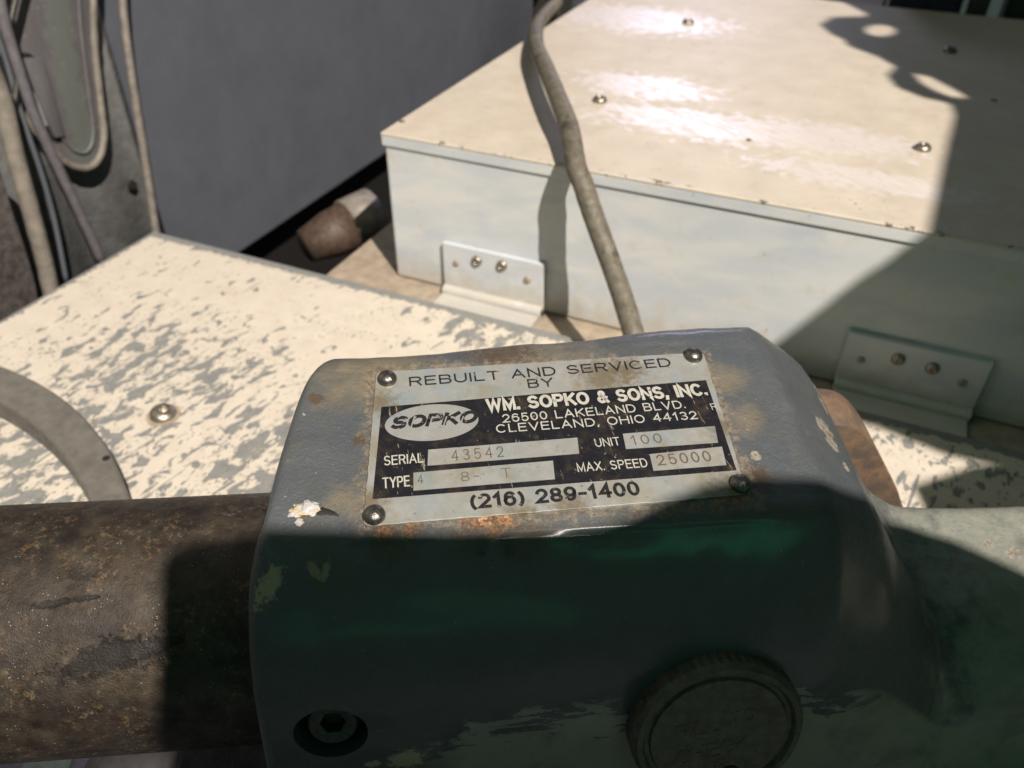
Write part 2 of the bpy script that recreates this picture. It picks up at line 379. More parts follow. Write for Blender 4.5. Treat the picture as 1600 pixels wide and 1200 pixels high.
M_chip = mat_chipped(); M_top = mat_box(True); M_side = mat_box(False)
M_steel = mat_plain('screw_steel', (.38, .34, .28), .35, .85, .4, 12)
M_rivet = mat_plain('rivet_steel', (.20, .19, .175), .3, .9, .4, 14)
M_dark = mat_plain('void_shade', (.012, .011, .010), .7, 0, .2)  # near-black colour stands in for shade in holes and gaps
M_blackox = mat_plain('black_oxide_steel', (.075, .075, .062), .45, .5, .4, 9)
M_cord = mat_plain('dirty_rubber', (.155, .135, .10), .65, 0, .45, 3.5, .0003, 14)
def mat_wall():
    s = N('cabinet_blue_grey_paint')
    c = s.mix(s.rmp(s.noise(.25, 4, .5), .3, .7), (.116, .127, .150), (.130, .141, .166))
    c = s.mix(s.rmp(s.noise(.16, 4, .6, off=7), .5, .7, 0, .5), c, (.10, .105, .128))
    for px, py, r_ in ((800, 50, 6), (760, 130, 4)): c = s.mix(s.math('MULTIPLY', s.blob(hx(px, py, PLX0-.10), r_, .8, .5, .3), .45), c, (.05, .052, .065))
    c = s.mix(s.rmp(s.noise(3, 8, .7), .66, .70, 0, .5), c, (.20, .19, .18))
    return s.out(c, s.rmp(s.noise(.8, 5), .3, .7, .40, .6), 0, s.bump(s.noise(2, 6), .0002, .5))
M_wall = mat_wall()
M_col = mat_plain('column_grey_paint', (.36, .365, .365), .5, 0, .22, 1.2, .0003, 5)
M_hose = mat_plain('dusty_hose', (.25, .225, .19), .6, 0, .3, 1.2, .0003, 6)
M_cable = mat_plain('purple_grey_rubber', (.15, .14, .155), .6, 0, .25, 2)
M_tan = mat_plain('dusty_ledge_paint', (.40, .33, .25), .6, 0, .25, 1.6, .0002, 8)
M_ring = mat_plain('worn_grey_rubber', (.17, .16, .14), .6, .1, .22, 2.2, .0001, 10)
M_navy = mat_plain('dark_blue_base_paint', (.020, .020, .034), .55, 0, .5, 1.5, .0004, 5)
M_greymetal = mat_plain('dull_metal', (.30, .27, .24), .55, .2, .3, 2)

def mat_cord():
    s = N('dirty_rubber')
    c = s.mix(s.rmp(s.noise(2.2, 7, .65), .32, .66), (.10, .085, .06), (.20, .18, .14))
    c = s.mix(s.rmp(s.noise(1.2, 8, .7, off=4), .56, .62, 0, .8), c, (.045, .038, .028))
    c = s.mix(s.rmp(s.noise(9, 5, .6, off=9), .63, .68, 0, .6), c, (.33, .29, .22))
    return s.out(c, s.rmp(s.noise(3, 5), .3, .7, .45, .75), 0, s.bump(s.noise(10, 6, .6), .0003, .7))
def mat_rust():
    s = N('rusty_steel')
    c = s.mix(s.rmp(s.noise(1.5, 8, .65), .38, .62), (.11, .082, .066), (.235, .145, .085))
    c = s.mix(s.rmp(s.noise(4, 8, .7, off=3), .52, .66, 0, .8), c, (.10, .085, .07))
    return s.out(c, .7, .1, s.bump(s.noise(12, 6, .7), .0004, .7))
M_rust = mat_rust()
# green film paint for the inside of the column boss
def mat_mint():
    s = N('old_mint_and_grey_paint')
    al = s.mapped(scale=(1, 3.0, .35))
    c = s.mix(s.rmp(s.noise(1.1, 7, .6, .2, co=al), .46, .60), (.135, .128, .138), (.15, .145, .15))
    yy = s.xyz()[1]; yb = s.math('ADD', s.math('SUBTRACT', yy, MB[0]), s.math('MULTIPLY', s.math('SUBTRACT', s.xyz()[2], MB[2]), MB[3]))
    band = s.rmp(s.math('ADD', s.math('ABSOLUTE', yb), s.rmp(s.noise(1.4, 6, .6), .3, .7, -.5, .5)), 1.1, .6)
    c = s.mix(s.math('MULTIPLY', band, .5), c, (.19, .225, .19))
    c = s.mix(s.rmp(s.noise(3, 8, .7, off=2), .64, .66), c, (.36, .33, .25))
    return s.out(c, .5, 0, s.bump(s.noise(5, 6), .0003, .6))
_m0, _m1 = hx(108, 20, PLX0-.074)*100, hx(140, 180, PLX0-.074)*100
MB = (_m0.y, 0, _m0.z, -(_m1.y-_m0.y)/(_m1.z-_m0.z))
M_mint = mat_mint()

# ================================================================== SETTING
# machine bed far below and behind everything
gb = box_bm((-1.2, -.5, -.34), (1.6, 1.6, -.30)); from_bm('ground', gb, mat_plain('dark_floor', (.03, .03, .034), .7, 0, .4, .3), kind='structure')

# ledge the box stands on
e1 = hz(512, 426, LZ).x
from_bm('machine_ledge', box_bm((e1, PLY1-.012, LZ-.012), (.75, BY+.55, LZ), .001), M_tan, kind='structure')
# machine bed under the spindle
from_bm('machine_bed', box_bm((PLX0+.012, -.12, -.16), (.7, PLY1-.003, -.03), .002), M_navy, kind='structure')

# ================================================================== CHIPPED COVER PLATE
t = thing('cover_plate', 'flat cream cover plate with heavily chipped paint showing grey, under the spindle head', 'cover plate', (PLX0+.2, (PLFY+PLY1)/2, PZ-.004))
bm = box_bm((PLX0, PLFY, PZ-.0035), (.62, PLY1, PZ), .0009, 3)
from_bm('plate', bm, M_chip, t)
from_bm('bed_rail', box_bm((PLX0+.006, PLFY+.004, -.029), (.60, PLY1-.006, PZ-.0036), .001), M_col, t)
def screw_me(name, r, h, slot='hex', mat=None):
    prof = [(r, 0), (r, h*.25), (r*.93, h*.55), (r*.75, h*.82), (r*.5, h*.97), (r*.34, h)]
    prof += [(r*.31, h*.98), (r*.29, h*.45), (0, h*.40)]
    bm = lathe_bm(prof, 28)
    bmesh.ops.recalc_face_normals(bm, faces=bm.faces)
    me = bpy.data.meshes.new(name); bm.to_mesh(me); bm.free(); me.polygons.foreach_set('use_smooth', [True]*len(me.polygons))
    me.materials.append(mat or M_steel); return me
p = hz(256, 650, PZ)
inst('screw', screw_me('screw', .0054, .0040), Matrix.Translation(p) @ Matrix.Rotation(.25, 4, 'Y') , t)
# flat tan washer round the screw
from_bm('washer', lathe_bm([(.0030, .0002), (.0066, .0002), (.0066, .0008), (.0030, .0008)], 30, Matrix.Translation(p)), M_tan, t)

# ================================================================== GREY RING ON THE PLATE
def fit_circle(ps):
    import numpy as np
    A = np.array([[2*q.x, 2*q.y, 1] for q in ps]); b = np.array([q.x**2+q.y**2 for q in ps])
    s_ = np.linalg.lstsq(A, b, rcond=None)[0]; return s_[0], s_[1], math.sqrt(s_[2]+s_[0]**2+s_[1]**2)
RZ = .012
oc = [hz(x, y, RZ) for x, y in ((0, 570), (50, 592), (90, 617), (150, 672), (187, 735), (203, 790))]
ic = [hz(x, y, RZ) for x, y in ((0, 627), (60, 667), (103, 720), (130, 765), (144, 797))]
ox, oy, orr = fit_circle(oc); ix, iy, irr = fit_circle(ic)
t = thing('grey_ring', 'dull grey flat ring lying on the chipped plate at the left edge', 'ring', (ox, oy, 0))
vs, fs = [], []; n = 200
ylim = hz(205, 960, 0).y; KEEP = []
for i in range(n):
    a = 2*math.pi*i/n; c, s_ = math.cos(a), math.sin(a)
    if oy+orr*s_ < ylim and c > -.2: KEEP.append(i)
    for (x0, y0, r_, z) in ((ix, iy, irr, .0003), (ix, iy, irr, RZ-.0008), (ix, iy, irr+.0008, RZ), (ox, oy, orr-.0008, RZ), (ox, oy, orr, RZ-.0008), (ox, oy, orr, .0003)):
        vs.append(V((x0+r_*c, y0+r_*s_, z)))
cutset = set(KEEP)
if cutset:
    e0, e1_ = min(cutset)-1, max(cutset)+1
    fs += [tuple((e0+1)*6+k for k in range(6)), tuple((e1_)*6+k for k in range(6))] if 0 <= e0 and e1_ < n else []
for i in range(n):
    if i in cutset: continue
    for k in range(6): fs.append((i*6+k, i*6+(k+1) % 6, ((i+1) % n)*6+(k+1) % 6, ((i+1) % n)*6+k))
o = mesh('ring_body', vs, fs, M_ring, t); angle_smooth(o, 30)
p = hz(166, 716, RZ); from_bm('pin_hole', lathe_bm([(0, .0002), (.0013, .0002), (.0014, 0)], 16, Matrix.Translation(p)), M_dark, t)

# ================================================================== CREAM BOX
BYB = hz(1600, 31, BT).y; BX1 = .66
t = thing('cover_box', 'large cream sheet metal box with screwed lid and two hinges, behind the spindle head', 'metal box', (BX0+.2, BY+.1, LZ))
LIDH = .0053
from_bm('box_body', box_bm((BX0+.0012, BY+.0012, LZ+.0006), (BX1-.001, BYB-.001, BT-.002), .0012), M_side, t)
lid = box_bm((BX0, BY, BT-.0016), (BX1, BYB, BT), 0)
bevel(lid, .0008, 3)
from_bm('lid', lid, M_top, t)
from_bm('lid_flange', box_bm((BX0+.0003, BY+.0002, BT-LIDH-.001), (BX1-.0003, BYB-.0003, BT-.0012), .0005), M_side, t)
lsc = screw_me('screw', .0037, .0026)
lscd = screw_me('screw', .0037, .0024, mat=M_rivet)
for px, py, me, r in ((1075, 36, lsc, .3), (937, 158, lsc, .1), (1441, 233, lsc, .4), (1484, 80, lscd, .2)):
    inst('screw', me, Matrix.Translation(hz(px, py, BT+.0002)) @ Matrix.Rotation(r, 4, 'Z') @ Matrix.Rotation(.12, 4, 'X'), t)
# small pits and plugs in the lid
for px, py, r in ((1170, 219, .0011), (1553, 157, .0014), (628, 190, .0012)):
    from_bm('plug', lathe_bm([(r*1.3, 0), (r, .0004), (0, .0005)], 12, Matrix.Translation(hz(px, py, BT))), M_rust, t)
# hinges
FM = lambda px, py: hy(px, py, BY)
def hinge_parts(TLp, TRp, BRp, BLp, knh, scr):
    TL, TR, BR, BL = FM(*TLp), FM(*TRp), FM(*BRp), FM(*BLp)
    hg = None
    x0 = (TL.x+BL.x)/2; x1 = (TR.x+BR.x)/2; z1 = (TL.z+TR.z)/2; z0 = (BL.z+BR.z)/2
    fr = basis(V((1, 0, 0)), V((0, 0, 1)), V((0, -1, 0)), V((0, BY+.001, 0)))
    leaf = from_bm('hinge', prism_bm([(x0, z0), (x1, z0), (x1, z1), (x0, z1)], .0028, fr, .0004), M_side, t)
    kr = knh
    cz = z0-kr*.3; cy = BY-.0026
    nk = 1; wd = (x1-x0)/nk
    for i in range(nk):
        ax = basis(V((0, 1, 0)), V((0, 0, 1)), V((1, 0, 0)), V((x0+i*wd+.0002, cy, cz)))
        from_bm('knuckle', lathe_bm([(0, 0), (kr*.9, 0), (kr, .0003), (kr, wd-.0007), (kr*.9, wd-.0004), (0, wd-.0004)], 20, ax), M_side, leaf)
    ax = basis(V((0, 1, 0)), V((0, 0, 1)), V((1, 0, 0)), V((x0-.0012, cy, cz)))
    from_bm('pin', lathe_bm([(0, 0), (kr*.45, .0003), (kr*.45, x1-x0+.0024), (0, x1-x0+.0027)], 14, ax), M_rivet, leaf)
    zb = cz-kr
    lf = from_bm('hinge_base', box_bm((x0+.0005, BY-.019, zb-.0002), (x1-.001, cy+.001, zb+.0020), .0004), M_side, t)
    from_bm('hinge_riser', box_bm((x0+.001, BY-.017, LZ), (x1-.0015, BY-.0005, zb-.0003)), M_side, t)
    for px, py, r in scr:
        q = FM(px, py); q.y = BY-.0018
        inst('screw', screw_me('screw', r, r*.7, mat=M_steel if r > .002 else M_tan), basis(V((1, 0, 0)), V((0, 0, 1)), V((0, -1, 0)), q), leaf)
    return leaf
h1 = hinge_parts((698, 381), (853, 408), (849, 480), (693, 446), .0028, ((716, 408, .0016), (748, 405, .0027), (787, 412, .0027), (827, 434, .0018)))
h1['label'] = 'sunlit left-hand hinge on the box front'
h2 = hinge_parts((1326, 517), (1547, 563), (1526, 640), (1304, 592), .0028, ((1346, 558, .0016), (1404, 557, .0027), (1457, 571, .0027), (1503, 594, .0018)))
h2['label'] = 'shaded right-hand hinge on the box front'

# ================================================================== CORD
def shadow_pair(shadow_p, plane, cp):
    S = hz(*shadow_p, BT) if plane == 'top' else hy(*shadow_p, BY)
    d1 = (LP-S).normalized(); d2 = ray(*cp).normalized(); wv = S-CAM
    a, b, c, d, e = 1, d1.dot(d2), 1, d1.dot(wv), d2.dot(wv)
    tt = (a*e-b*d)/(a*c-b*b); return CAM+d2*tt
cp = [hz(862, 8, BT+.004)+V((0, .01, 0)), hz(842, 36, BT+.0045), shadow_pair((824, 92), 'top', (838, 69)),
      shadow_pair((832, 132), 'top', (851, 102)), shadow_pair((853, 186), 'top', (873, 156)), shadow_pair((873, 226), 'top', (890, 201)),
      shadow_pair((876, 300), 'f', (900, 258)), shadow_pair((870, 350), 'f', (912, 291)), shadow_pair((872, 420), 'f', (930, 345)), shadow_pair((888, 500), 'f', (951, 402))]
dz = (cp[-1]-CAM).dot(RF)
cp.append(CAM+ray(973, 465)*(dz-.004)); cp.append(CAM+ray(992, 530)*(dz-.008)); cp.append(CAM+ray(1010, 610)*(dz-.006)); cp.append(CAM+ray(1020, 690)*(dz+.01))
pts = crom(cp, 14)
pr = [ (p_-CAM).dot(RF)*16.5/F for p_ in pts]
rad = sum(pr[len(pr)//3:])/len(pr[len(pr)//3:])
print('CORD r', rad, [tuple(round(q*1000) for q in p_) for p_ in cp], 'BT', BT, 'BY', BY)
o = tube('power_cord', [p_ for p_ in pts], rad, mat_cord(), None, 18, .035, label='thick dirty grey cord draped over the lid and front of the cream box', cat='cord')
t = thing('cord_clamp', 'dark clamp holding the cord at the far left edge of the box', 'clamp', hz(850, 10, BT))
q = hz(852, 8, BT)
from_bm('clamp_body', box_bm(q+V((-.012, .004, -.03)), q+V((.010, .03, .016)), .002), M_blackox, t)
tube('clamp_band', [q+V((-.008, .002, .001)), q+V((-.005, .0, .0115)), q+V((.003, 0, .0125)), q+V((.008, .002, .001))], .0015, M_rivet, t, 8)

# ================================================================== SPINDLE HEAD
head = thing('spindle_head', 'blue-grey painted grinder spindle head with riveted maker plate, clamping a dark steel barrel', 'spindle head', L(40, 10, -95))
PR = [(-33, -100, -23.5), (-32.5, -75, -23.5), (-31, -56, -23), (-28.2, -42, -22.5), (-24.8, -30, -22.2), (-21.6, -21.5, -22), (-17.2, -14.3, -21.8), (-12.5, -8.8, -21.5), (-8.3, -4.9, -21.2), (-4.2, -1.9, -20.4), (-1, -.35, -19.8),
      (4, 0, -19), (16.5, 0, -17.9), (30, 0, -16), (37, 0, -14.6), (42, -.1, -13), (45.5, -1.2, -11.4), (48, -3.6, -9.8), (49.2, -7, -9), (49.6, -14, -8.6), (50, -40, -8), (50, -100, -6)]
S5 = crom(PR, 7)
nS = len(S5)
us = [-20+i*1.5 for i in range(0, 68)] ; uu = us[-1]
while uu < 262: uu += 2.2; us.append(uu)
RB = 2.6
cols = []
def section(u, inset=0, useL=True, du=0):
    vb, nt = sil(u); k = (100+nt)/100; out = []
    base = []
    for v, n, ul in S5:
        v2 = v*(vb/50) if v > 0 else v
        base.append((v2, nt*1.0+n*k, ul))
    for i, (v, n, ul) in enumerate(base):
        fade = max(0, 1-(u+20)/45)
        uo = u+(ul+20)*fade
        if inset or True:
            a = base[max(i-1, 0)]; b = base[min(i+1, nS-1)]
            tx, ty = b[0]-a[0], b[1]-a[1]; l = math.hypot(tx, ty) or 1
            nx, ny = ty/l, -tx/l          # inward normal (profile runs front->back over the top)
            v += nx*inset; n += ny*inset
        p_ = L(uo+du, v, n)
        # hand-fettled casting: gentle unevenness
        flat = 1 if not (-3 < v < 46 and -3 < uo < 80 and n > -2) else .0
        nv = mn.noise(p_*45)*.0007 + mn.noise(p_*160)*.00022
        p_ = p_ + (W*(-nx) + T*(-ny))*nv*flat
        out.append(p_)
    return out
rings = []
for k in range(6):
    ph = k/6*math.pi/2
    rings.append(section(-20, RB*(1-math.sin(ph)), True, -0+RB*(1-math.cos(ph))-RB*0))
for u in us[2:]: rings.append(section(u+0))
vs = [p_ for r in rings for p_ in r]; fs = []
for i in range(len(rings)-1):
    for j in range(nS):
        j2 = (j+1) % nS
        fs.append((i*nS+j, i*nS+j2, (i+1)*nS+j2, (i+1)*nS+j))
fs.append(tuple(range(nS))); fs.append(tuple(range((len(rings)-1)*nS, len(rings)*nS)))
housing = mesh('housing', vs, fs, M_dark, head, True)
from mathutils.bvhtree import BVHTree
bmh = bmesh.new(); bmh.from_mesh(housing.data); bmesh.ops.triangulate(bmh, faces=bmh.faces[:]); bvh = BVHTree.FromBMesh(bmh); bmh.free()
def on_head(px, py):
    p_, n_, _, _ = bvh.ray_cast(CAM, ray(px, py)); return (p_, n_) if p_ else (None, None)
FLAKES, CREAM = [], []
for px, py, r_ in ((1290, 672, .30), (1300, 692, .24), (1262, 585, .13), (1275, 607, .18), (1284, 628, .18), (1290, 640, .14), (1240, 552, .1), (1322, 730, .12), (1450, 790, .25), (1520, 789, .2), (1585, 865, .18), (1545, 850, .12), (1180, 712, .12)):
    q = on_head(px, py)[0]
    if q: FLAKES.append((q, r_))
for a_, b_, r_, k_ in (((402, 955), (440, 878), .17, 2.4), ((478, 868), (508, 918), .10, 2.0), ((515, 870), (500, 918), .08, 2.4), ((620, 1192), (650, 1180), .26, 1.4), ((575, 1196), (590, 1190), .1, 1.5), ((470, 640), (480, 655), .03, 2)):
    A_, B_ = on_head(*a_)[0], on_head(*b_)[0]; CREAM.append(((A_+B_)/2, r_, (B_-A_).normalized(), k_))
RUSTS = [(on_head(px, py)[0], r_) for px, py, r_ in ((758, 812, .20), (775, 822, .20), (790, 812, .17), (742, 816, .13), (725, 812, .1), (770, 838, .12), (600, 830, .14), (640, 828, .16), (1150, 775, .16), (1128, 778, .12))]
DRIPS = [(on_head(px, py)[0], r_) for px, py, r_ in ((752, 848, .12), (752, 862, .10), (795, 846, .14), (798, 864, .10))]
housing.data.materials[0] = mat_head()
# counterbore for the cap screw
bp, bn = on_head(517, 1147)
print('BOLT', [round(x, 2) for x in (HI @ bp)*1000], bn)
bn = (-W*.86+T*.50).normalized()
def axis_frame(p_, n_):
    x = n_.cross(V((0, 0, 1))).normalized(); return basis(x, n_.cross(x), n_, p_)
cut = from_bm('cutter', lathe_bm([(0, -.009), (.0072, -.009), (.0072, .006), (0, .006)], 40, axis_frame(bp, bn)), M_dark)
md = housing.modifiers.new('b', 'BOOLEAN'); md.operation = 'DIFFERENCE'; md.object = cut; md.solver = 'EXACT'
dg = bpy.context.evaluated_depsgraph_get(); me2 = bpy.data.meshes.new_from_object(housing.evaluated_get(dg))
housing.modifiers.clear()
if len(me2.polygons) > 1000:
    housing.data = me2
bpy.data.objects.remove(cut)
angle_smooth(housing, 42)
# cap screw with hex socket
def capscrew(p_, n_, r, h, hexr, name, mat, parent):
    bm = bmesh.new(); N_ = 36; top = []
    def rg(r_, z, six=False):
        o_ = []
        for i in range(N_):
            a = 2*math.pi*i/N_
            q_ = r_
            if six:
                aa = (a % (math.pi/3))-math.pi/6; q_ = r_*math.cos(math.pi/6)/math.cos(aa)
            o_.append(bm.verts.new((q_*math.cos(a), q_*math.sin(a), z)))
        return o_
    R_ = [rg(r, -.004), rg(r, h-.0005), rg(r-.0005, h), rg(hexr*1.08, h, False), rg(hexr, h-.0002, True), rg(hexr, h-.003, True)]
    for a, b in zip(R_, R_[1:]):
        for i in range(N_): bm.faces.new((a[i], a[(i+1) % N_], b[(i+1) % N_], b[i]))
    bm.faces.new(R_[-1])
    bmesh.ops.transform(bm, matrix=axis_frame(p_, n_), verts=bm.verts)
    o_ = from_bm(name, bm, mat, parent); angle_smooth(o_, 35); return o_
capscrew(bp-bn*.0052, bn, .0052, .0022, .0026, 'socket_screw', M_blackox, head)

# added unseen green lamps near the shade blocker, for sheen on the housing front
for px, py, pw, sx in ((1110, 842, .0085, .055), (640, 985, .0032, .060)):
    p_, n_ = on_head(px, py); n_ = n_.normalized()
    if n_.dot(CAM-p_) < 0: n_ = -n_
    d_ = (p_-CAM).normalized(); rf = d_-2*d_.dot(n_)*n_
    t_ = (CAM-LD*.27-p_).dot(LD)/rf.dot(LD); t_ = min(t_, .6) if t_ > 0 else .4; q_ = t_/.155
    lamp('green_sheen_lamp', p_+rf*t_, p_, pw*q_*q_*.85, (.08, 1, .50), sx*q_, .013*q_)

# barrel
AX = (8.6, -48.0); BR_ = 28.3
bax = basis(W, T, U, L(0, *AX))
bm = bmesh.new(); nb, nl = 96, 120; rows = []
gouges = []
for i in range(nl+1):
    u = -190+(190-0)*i/nl; row = []
    for j in range(nb):
        a = 2*math.pi*j/nb; p0 = V((math.cos(a), math.sin(a), 0))
        r = BR_*.001*(1+.0015*mn.noise(V((u*.05, a*2, 0))))
        row.append(bm.verts.new(bax @ V((p0.x*r, p0.y*r, u*.001))))
    rows.append(row)
for a, b in zip(rows, rows[1:]):
    for j in range(nb): bm.faces.new((a[j], a[(j+1) % nb], b[(j+1) % nb], b[j]))
bm.faces.new(rows[0])
barrel = from_bm('barrel', bm, M_dark, head, True, label='dark brown steel barrel with rust specks')
# oily smears and a gouge on the barrel
def on_barrel(px, py):
    B = bax.inverted(); c = B @ CAM; d = B.to_3x3() @ ray(px, py)
    A_ = d.x**2+d.y**2; B_ = 2*(c.x*d.x+c.y*d.y); C_ = c.x**2+c.y**2-(BR_*.001)**2
    D = B_*B_-4*A_*C_
    if D < 0: return None
    t_ = (-B_-math.sqrt(D))/(2*A_); return CAM+ray(px, py)*t_
SM = []
for a_, b_, r_, k_ in (((95, 1050), (270, 1003), .20, 6), ((130, 1042), (215, 1018), .34, 2.4), ((250, 1006), (280, 1000), .12, 2.2), ((52, 947), (115, 938), .075, 5), ((100, 941), (170, 928), .05, 5)):
    A_, B_ = on_barrel(*a_), on_barrel(*b_); SM.append(((A_+B_)/2, r_, (B_-A_).normalized(), k_))
barrel.data.materials[0] = mat_barrel()
M_oil = N('thick_oil').out((.008, .007, .006), .42, 0, None, .3)
def smear(name, axis_pts, widths, fn, lift, mat, parent, jag=.25, thick=.0003):
    """a low ragged film following the surface: polygon strip round a centre line given in pixels"""
    cl = crom([V((x, y)) for x, y in axis_pts], 10); vs_, fs_ = [], []; n_ = len(cl)
    for i, c in enumerate(cl):
        f = i/(n_-1)*(len(widths)-1); k = min(int(f), len(widths)-2); wd = widths[k]+(widths[k+1]-widths[k])*(f-k)
        tg = (cl[min(i+1, n_-1)]-cl[max(i-1, 0)]).normalized(); nn = V((-tg.y, tg.x))
        for s_, lf in ((-1, -.1), (-.6, 1), (0, 1.25), (.6, 1), (1, -.1)):
            j_ = 1+jag*mn.noise(V((i*.7, s_*3, len(vs_)*.01)))*2
            r_ = fn(*(c+nn*wd*s_*j_))
            if r_ is None: r_ = fn(*c)
            p_, nrm = r_ if isinstance(r_, tuple) else (r_, None)
            if p_ is None: p_, nrm = fn(*c)
            if nrm is None: nrm = (CAM-p_).normalized()
            vs_.append(p_+nrm*(thick*lf))
    for i in range(n_-1):
        for j in range(4): fs_.append((i*5+j, i*5+j+1, (i+1)*5+j+1, (i+1)*5+j))
    return mesh(name, vs_, fs_, mat, parent, True)
# oil cap
kp, kn0 = on_head(1110, 1118); print('KNOB', [round(x, 1) for x in (HI @ kp)*1000])
kn = (-W*.90+T*.42).normalized(); kc = kp
capr = .0175
kf = axis_frame(kc-kn*.006, kn)
bm = bmesh.new(); NK = 120; rr_ = []
def kring(r, z, kn_=False): return [bm.verts.new(((r+(.00035 if (kn_ and i % 2) else 0))*math.cos(2*math.pi*i/NK), (r+(.00035 if (kn_ and i % 2) else 0))*math.sin(2*math.pi*i/NK), z)) for i in range(NK)]
R_ = [kring(capr*.9, -.006), kring(capr, .001, True), kring(capr, .0105, True), kring(capr*.965, .0118), kring(capr*.90, .0118), kring(capr*.87, .0108), kring(capr*.82, .0108), kring(capr*.80, .0114)]
for a, b in zip(R_, R_[1:]):
    for i in range(NK): bm.faces.new((a[i], a[(i+1) % NK], b[(i+1) % NK], b[i]))
bm.faces.new(R_[-1])
bmesh.ops.transform(bm, matrix=kf, verts=bm.verts)
M_cap = mat_plain('oil_cap_brown', (.125, .112, .088), .5, .2, .4, 3.5, .0003, 12)
cap = from_bm('oil_cap', bm, M_cap, head); angle_smooth(cap, 30)
from_bm('drill_hole', lathe_bm([(0, .0003), (.0019, .0003), (.0023, .0)], 20, kf @ Matrix.Translation((-.0035*0-.0028, .0105, .0114))), M_dark, cap)

# ------------------------------------------------------------------ lettering

def arc(cx, cy, rx, ry, a0, a1, n=12):
    return [(cx+rx*math.cos(math.radians(a0+(a1-a0)*i/n)), cy+ry*math.sin(math.radians(a0+(a1-a0)*i/n))) for i in range(n+1)]
GL = {
 'A': (.86, [[(0, 0), (.43, 1), (.86, 0)], [(.14, .33), (.72, .33)]]),
 'B': (.74, [[(.4, .53), (0, .53), (0, 1), (.42, 1)]+arc(.45, .765, .25, .235, 90, -90)+[(.4, .53)]+arc(.45, .265, .29, .265, 90, -90)+[(0, 0), (0, .53)]]),
 'C': (.84, [arc(.43, .5, .43, .5, 48, 312, 24)]),
 'D': (.80, [[(0, 0), (0, 1), (.33, 1)]+arc(.35, .5, .45, .5, 90, -90, 18)+[(0, 0), (0, .02)]]),
 'E': (.68, [[(.68, 1), (0, 1), (0, 0), (.68, 0)], [(0, .53), (.62, .53)]]),
 'F': (.64, [[(.64, 1), (0, 1), (0, 0)], [(0, .52), (.56, .52)]]),
 'G': (.88, [arc(.43, .5, .43, .5, 48, 300, 22)+[(.84, .12), (.84, .46), (.48, .46)]]),
 'H': (.78, [[(0, 0), (0, 1)], [(.78, 0), (.78, 1)], [(0, .53), (.78, .53)]]),
 'I': (.0, [[(0, 0), (0, 1)]]),
 'K': (.76, [[(0, 0), (0, 1)], [(.74, 1), (0, .36)], [(.26, .58), (.76, 0)]]),
 'L': (.60, [[(0, 1), (0, 0), (.60, 0)]]),
 'M': (.90, [[(0, 0), (0, 1), (.45, .08), (.90, 1), (.90, 0)]]),
 'N': (.78, [[(0, 0), (0, 1), (.78, 0), (.78, 1)]]),
 'O': (.88, [arc(.44, .5, .44, .5, 90, 450, 30)]),
 'P': (.72, [[(0, 0), (0, 1), (.42, 1)]+arc(.44, .735, .28, .265, 90, -90)+[(0, .47)]]),
 'R': (.76, [[(0, 0), (0, 1), (.44, 1)]+arc(.46, .745, .27, .255, 90, -90)+[(0, .49)], [(.46, .49), (.74, .0)]]),
 'S': (.74, [arc(.37, .745, .33, .255, 35, 250, 14)+arc(.37, .255, .36, .255, 75, -150, 14)]),
 'T': (.76, [[(0, 1), (.76, 1)], [(.38, 1), (.38, 0)]]),
 'U': (.76, [[(0, 1), (0, .36)]+arc(.38, .36, .38, .36, 180, 360, 16)+[(.76, 1)]]),
 'V': (.82, [[(0, 1), (.41, 0), (.82, 1)]]),
 'W': (1.12, [[(0, 1), (.28, 0), (.56, .96), (.84, 0), (1.12, 1)]]),
 'X': (.78, [[(0, 0), (.78, 1)], [(0, 1), (.78, 0)]]),
 'Y': (.80, [[(0, 1), (.40, .45), (.80, 1)], [(.40, .45), (.40, 0)]]),
 '0': (.62, [arc(.31, .5, .31, .5, 90, 450, 26)]),
 '1': (.36, [[(0, .74), (.26, 1), (.26, 0)]]),
 '2': (.62, [arc(.31, .69, .30, .31, 165, -25, 12)+[(.0, 0), (.62, 0)]]),
 '3': (.62, [arc(.30, .75, .27, .25, 150, -90, 12)+arc(.30, .25, .31, .25, 90, -150, 14)]),
 '4': (.66, [[(.50, 0), (.50, 1), (0, .30), (.66, .30)]]),
 '5': (.62, [[(.56, 1), (.10, 1), (.05, .48)]+arc(.30, .32, .31, .32, 130, -150, 16)]),
 '6': (.62, [arc(.33, .62, .30, .38, 40, 180, 10)+[(.0, .35)]+arc(.31, .32, .31, .32, 180, -180, 22)]),
 '8': (.62, [arc(.31, .75, .27, .25, -90, 270, 20), arc(.31, .25, .31, .25, 90, 450, 20)]),
 '9': (.62, [arc(.29, .38, .30, .38, 220, 360, 10)+[(.62, .65)]+arc(.31, .68, .31, .32, 0, 360, 22)]),
 '&': (.82, [[(.80, 0), (.20, .68)]+arc(.36, .80, .19, .20, 200, -20, 12)+[(.08, .36)]+arc(.30, .24, .28, .24, 150, 300, 10)+[(.72, .45)]]),
 '.': (.02, [[(0, 0), (0, .05)]]), ',': (.04, [[(.04, .06), (-.02, -.16)]]), '-': (.36, [[(0, .42), (.36, .42)]]), '/': (.3, [[(0, -.1), (.3, 1.1)]]),
 '(': (.20, [arc(.40, .42, .40, .62, 125, 235, 10)]), ')': (.20, [arc(-.20, .42, .40, .62, 55, -55, 10)]), ' ': (.30, []),
}
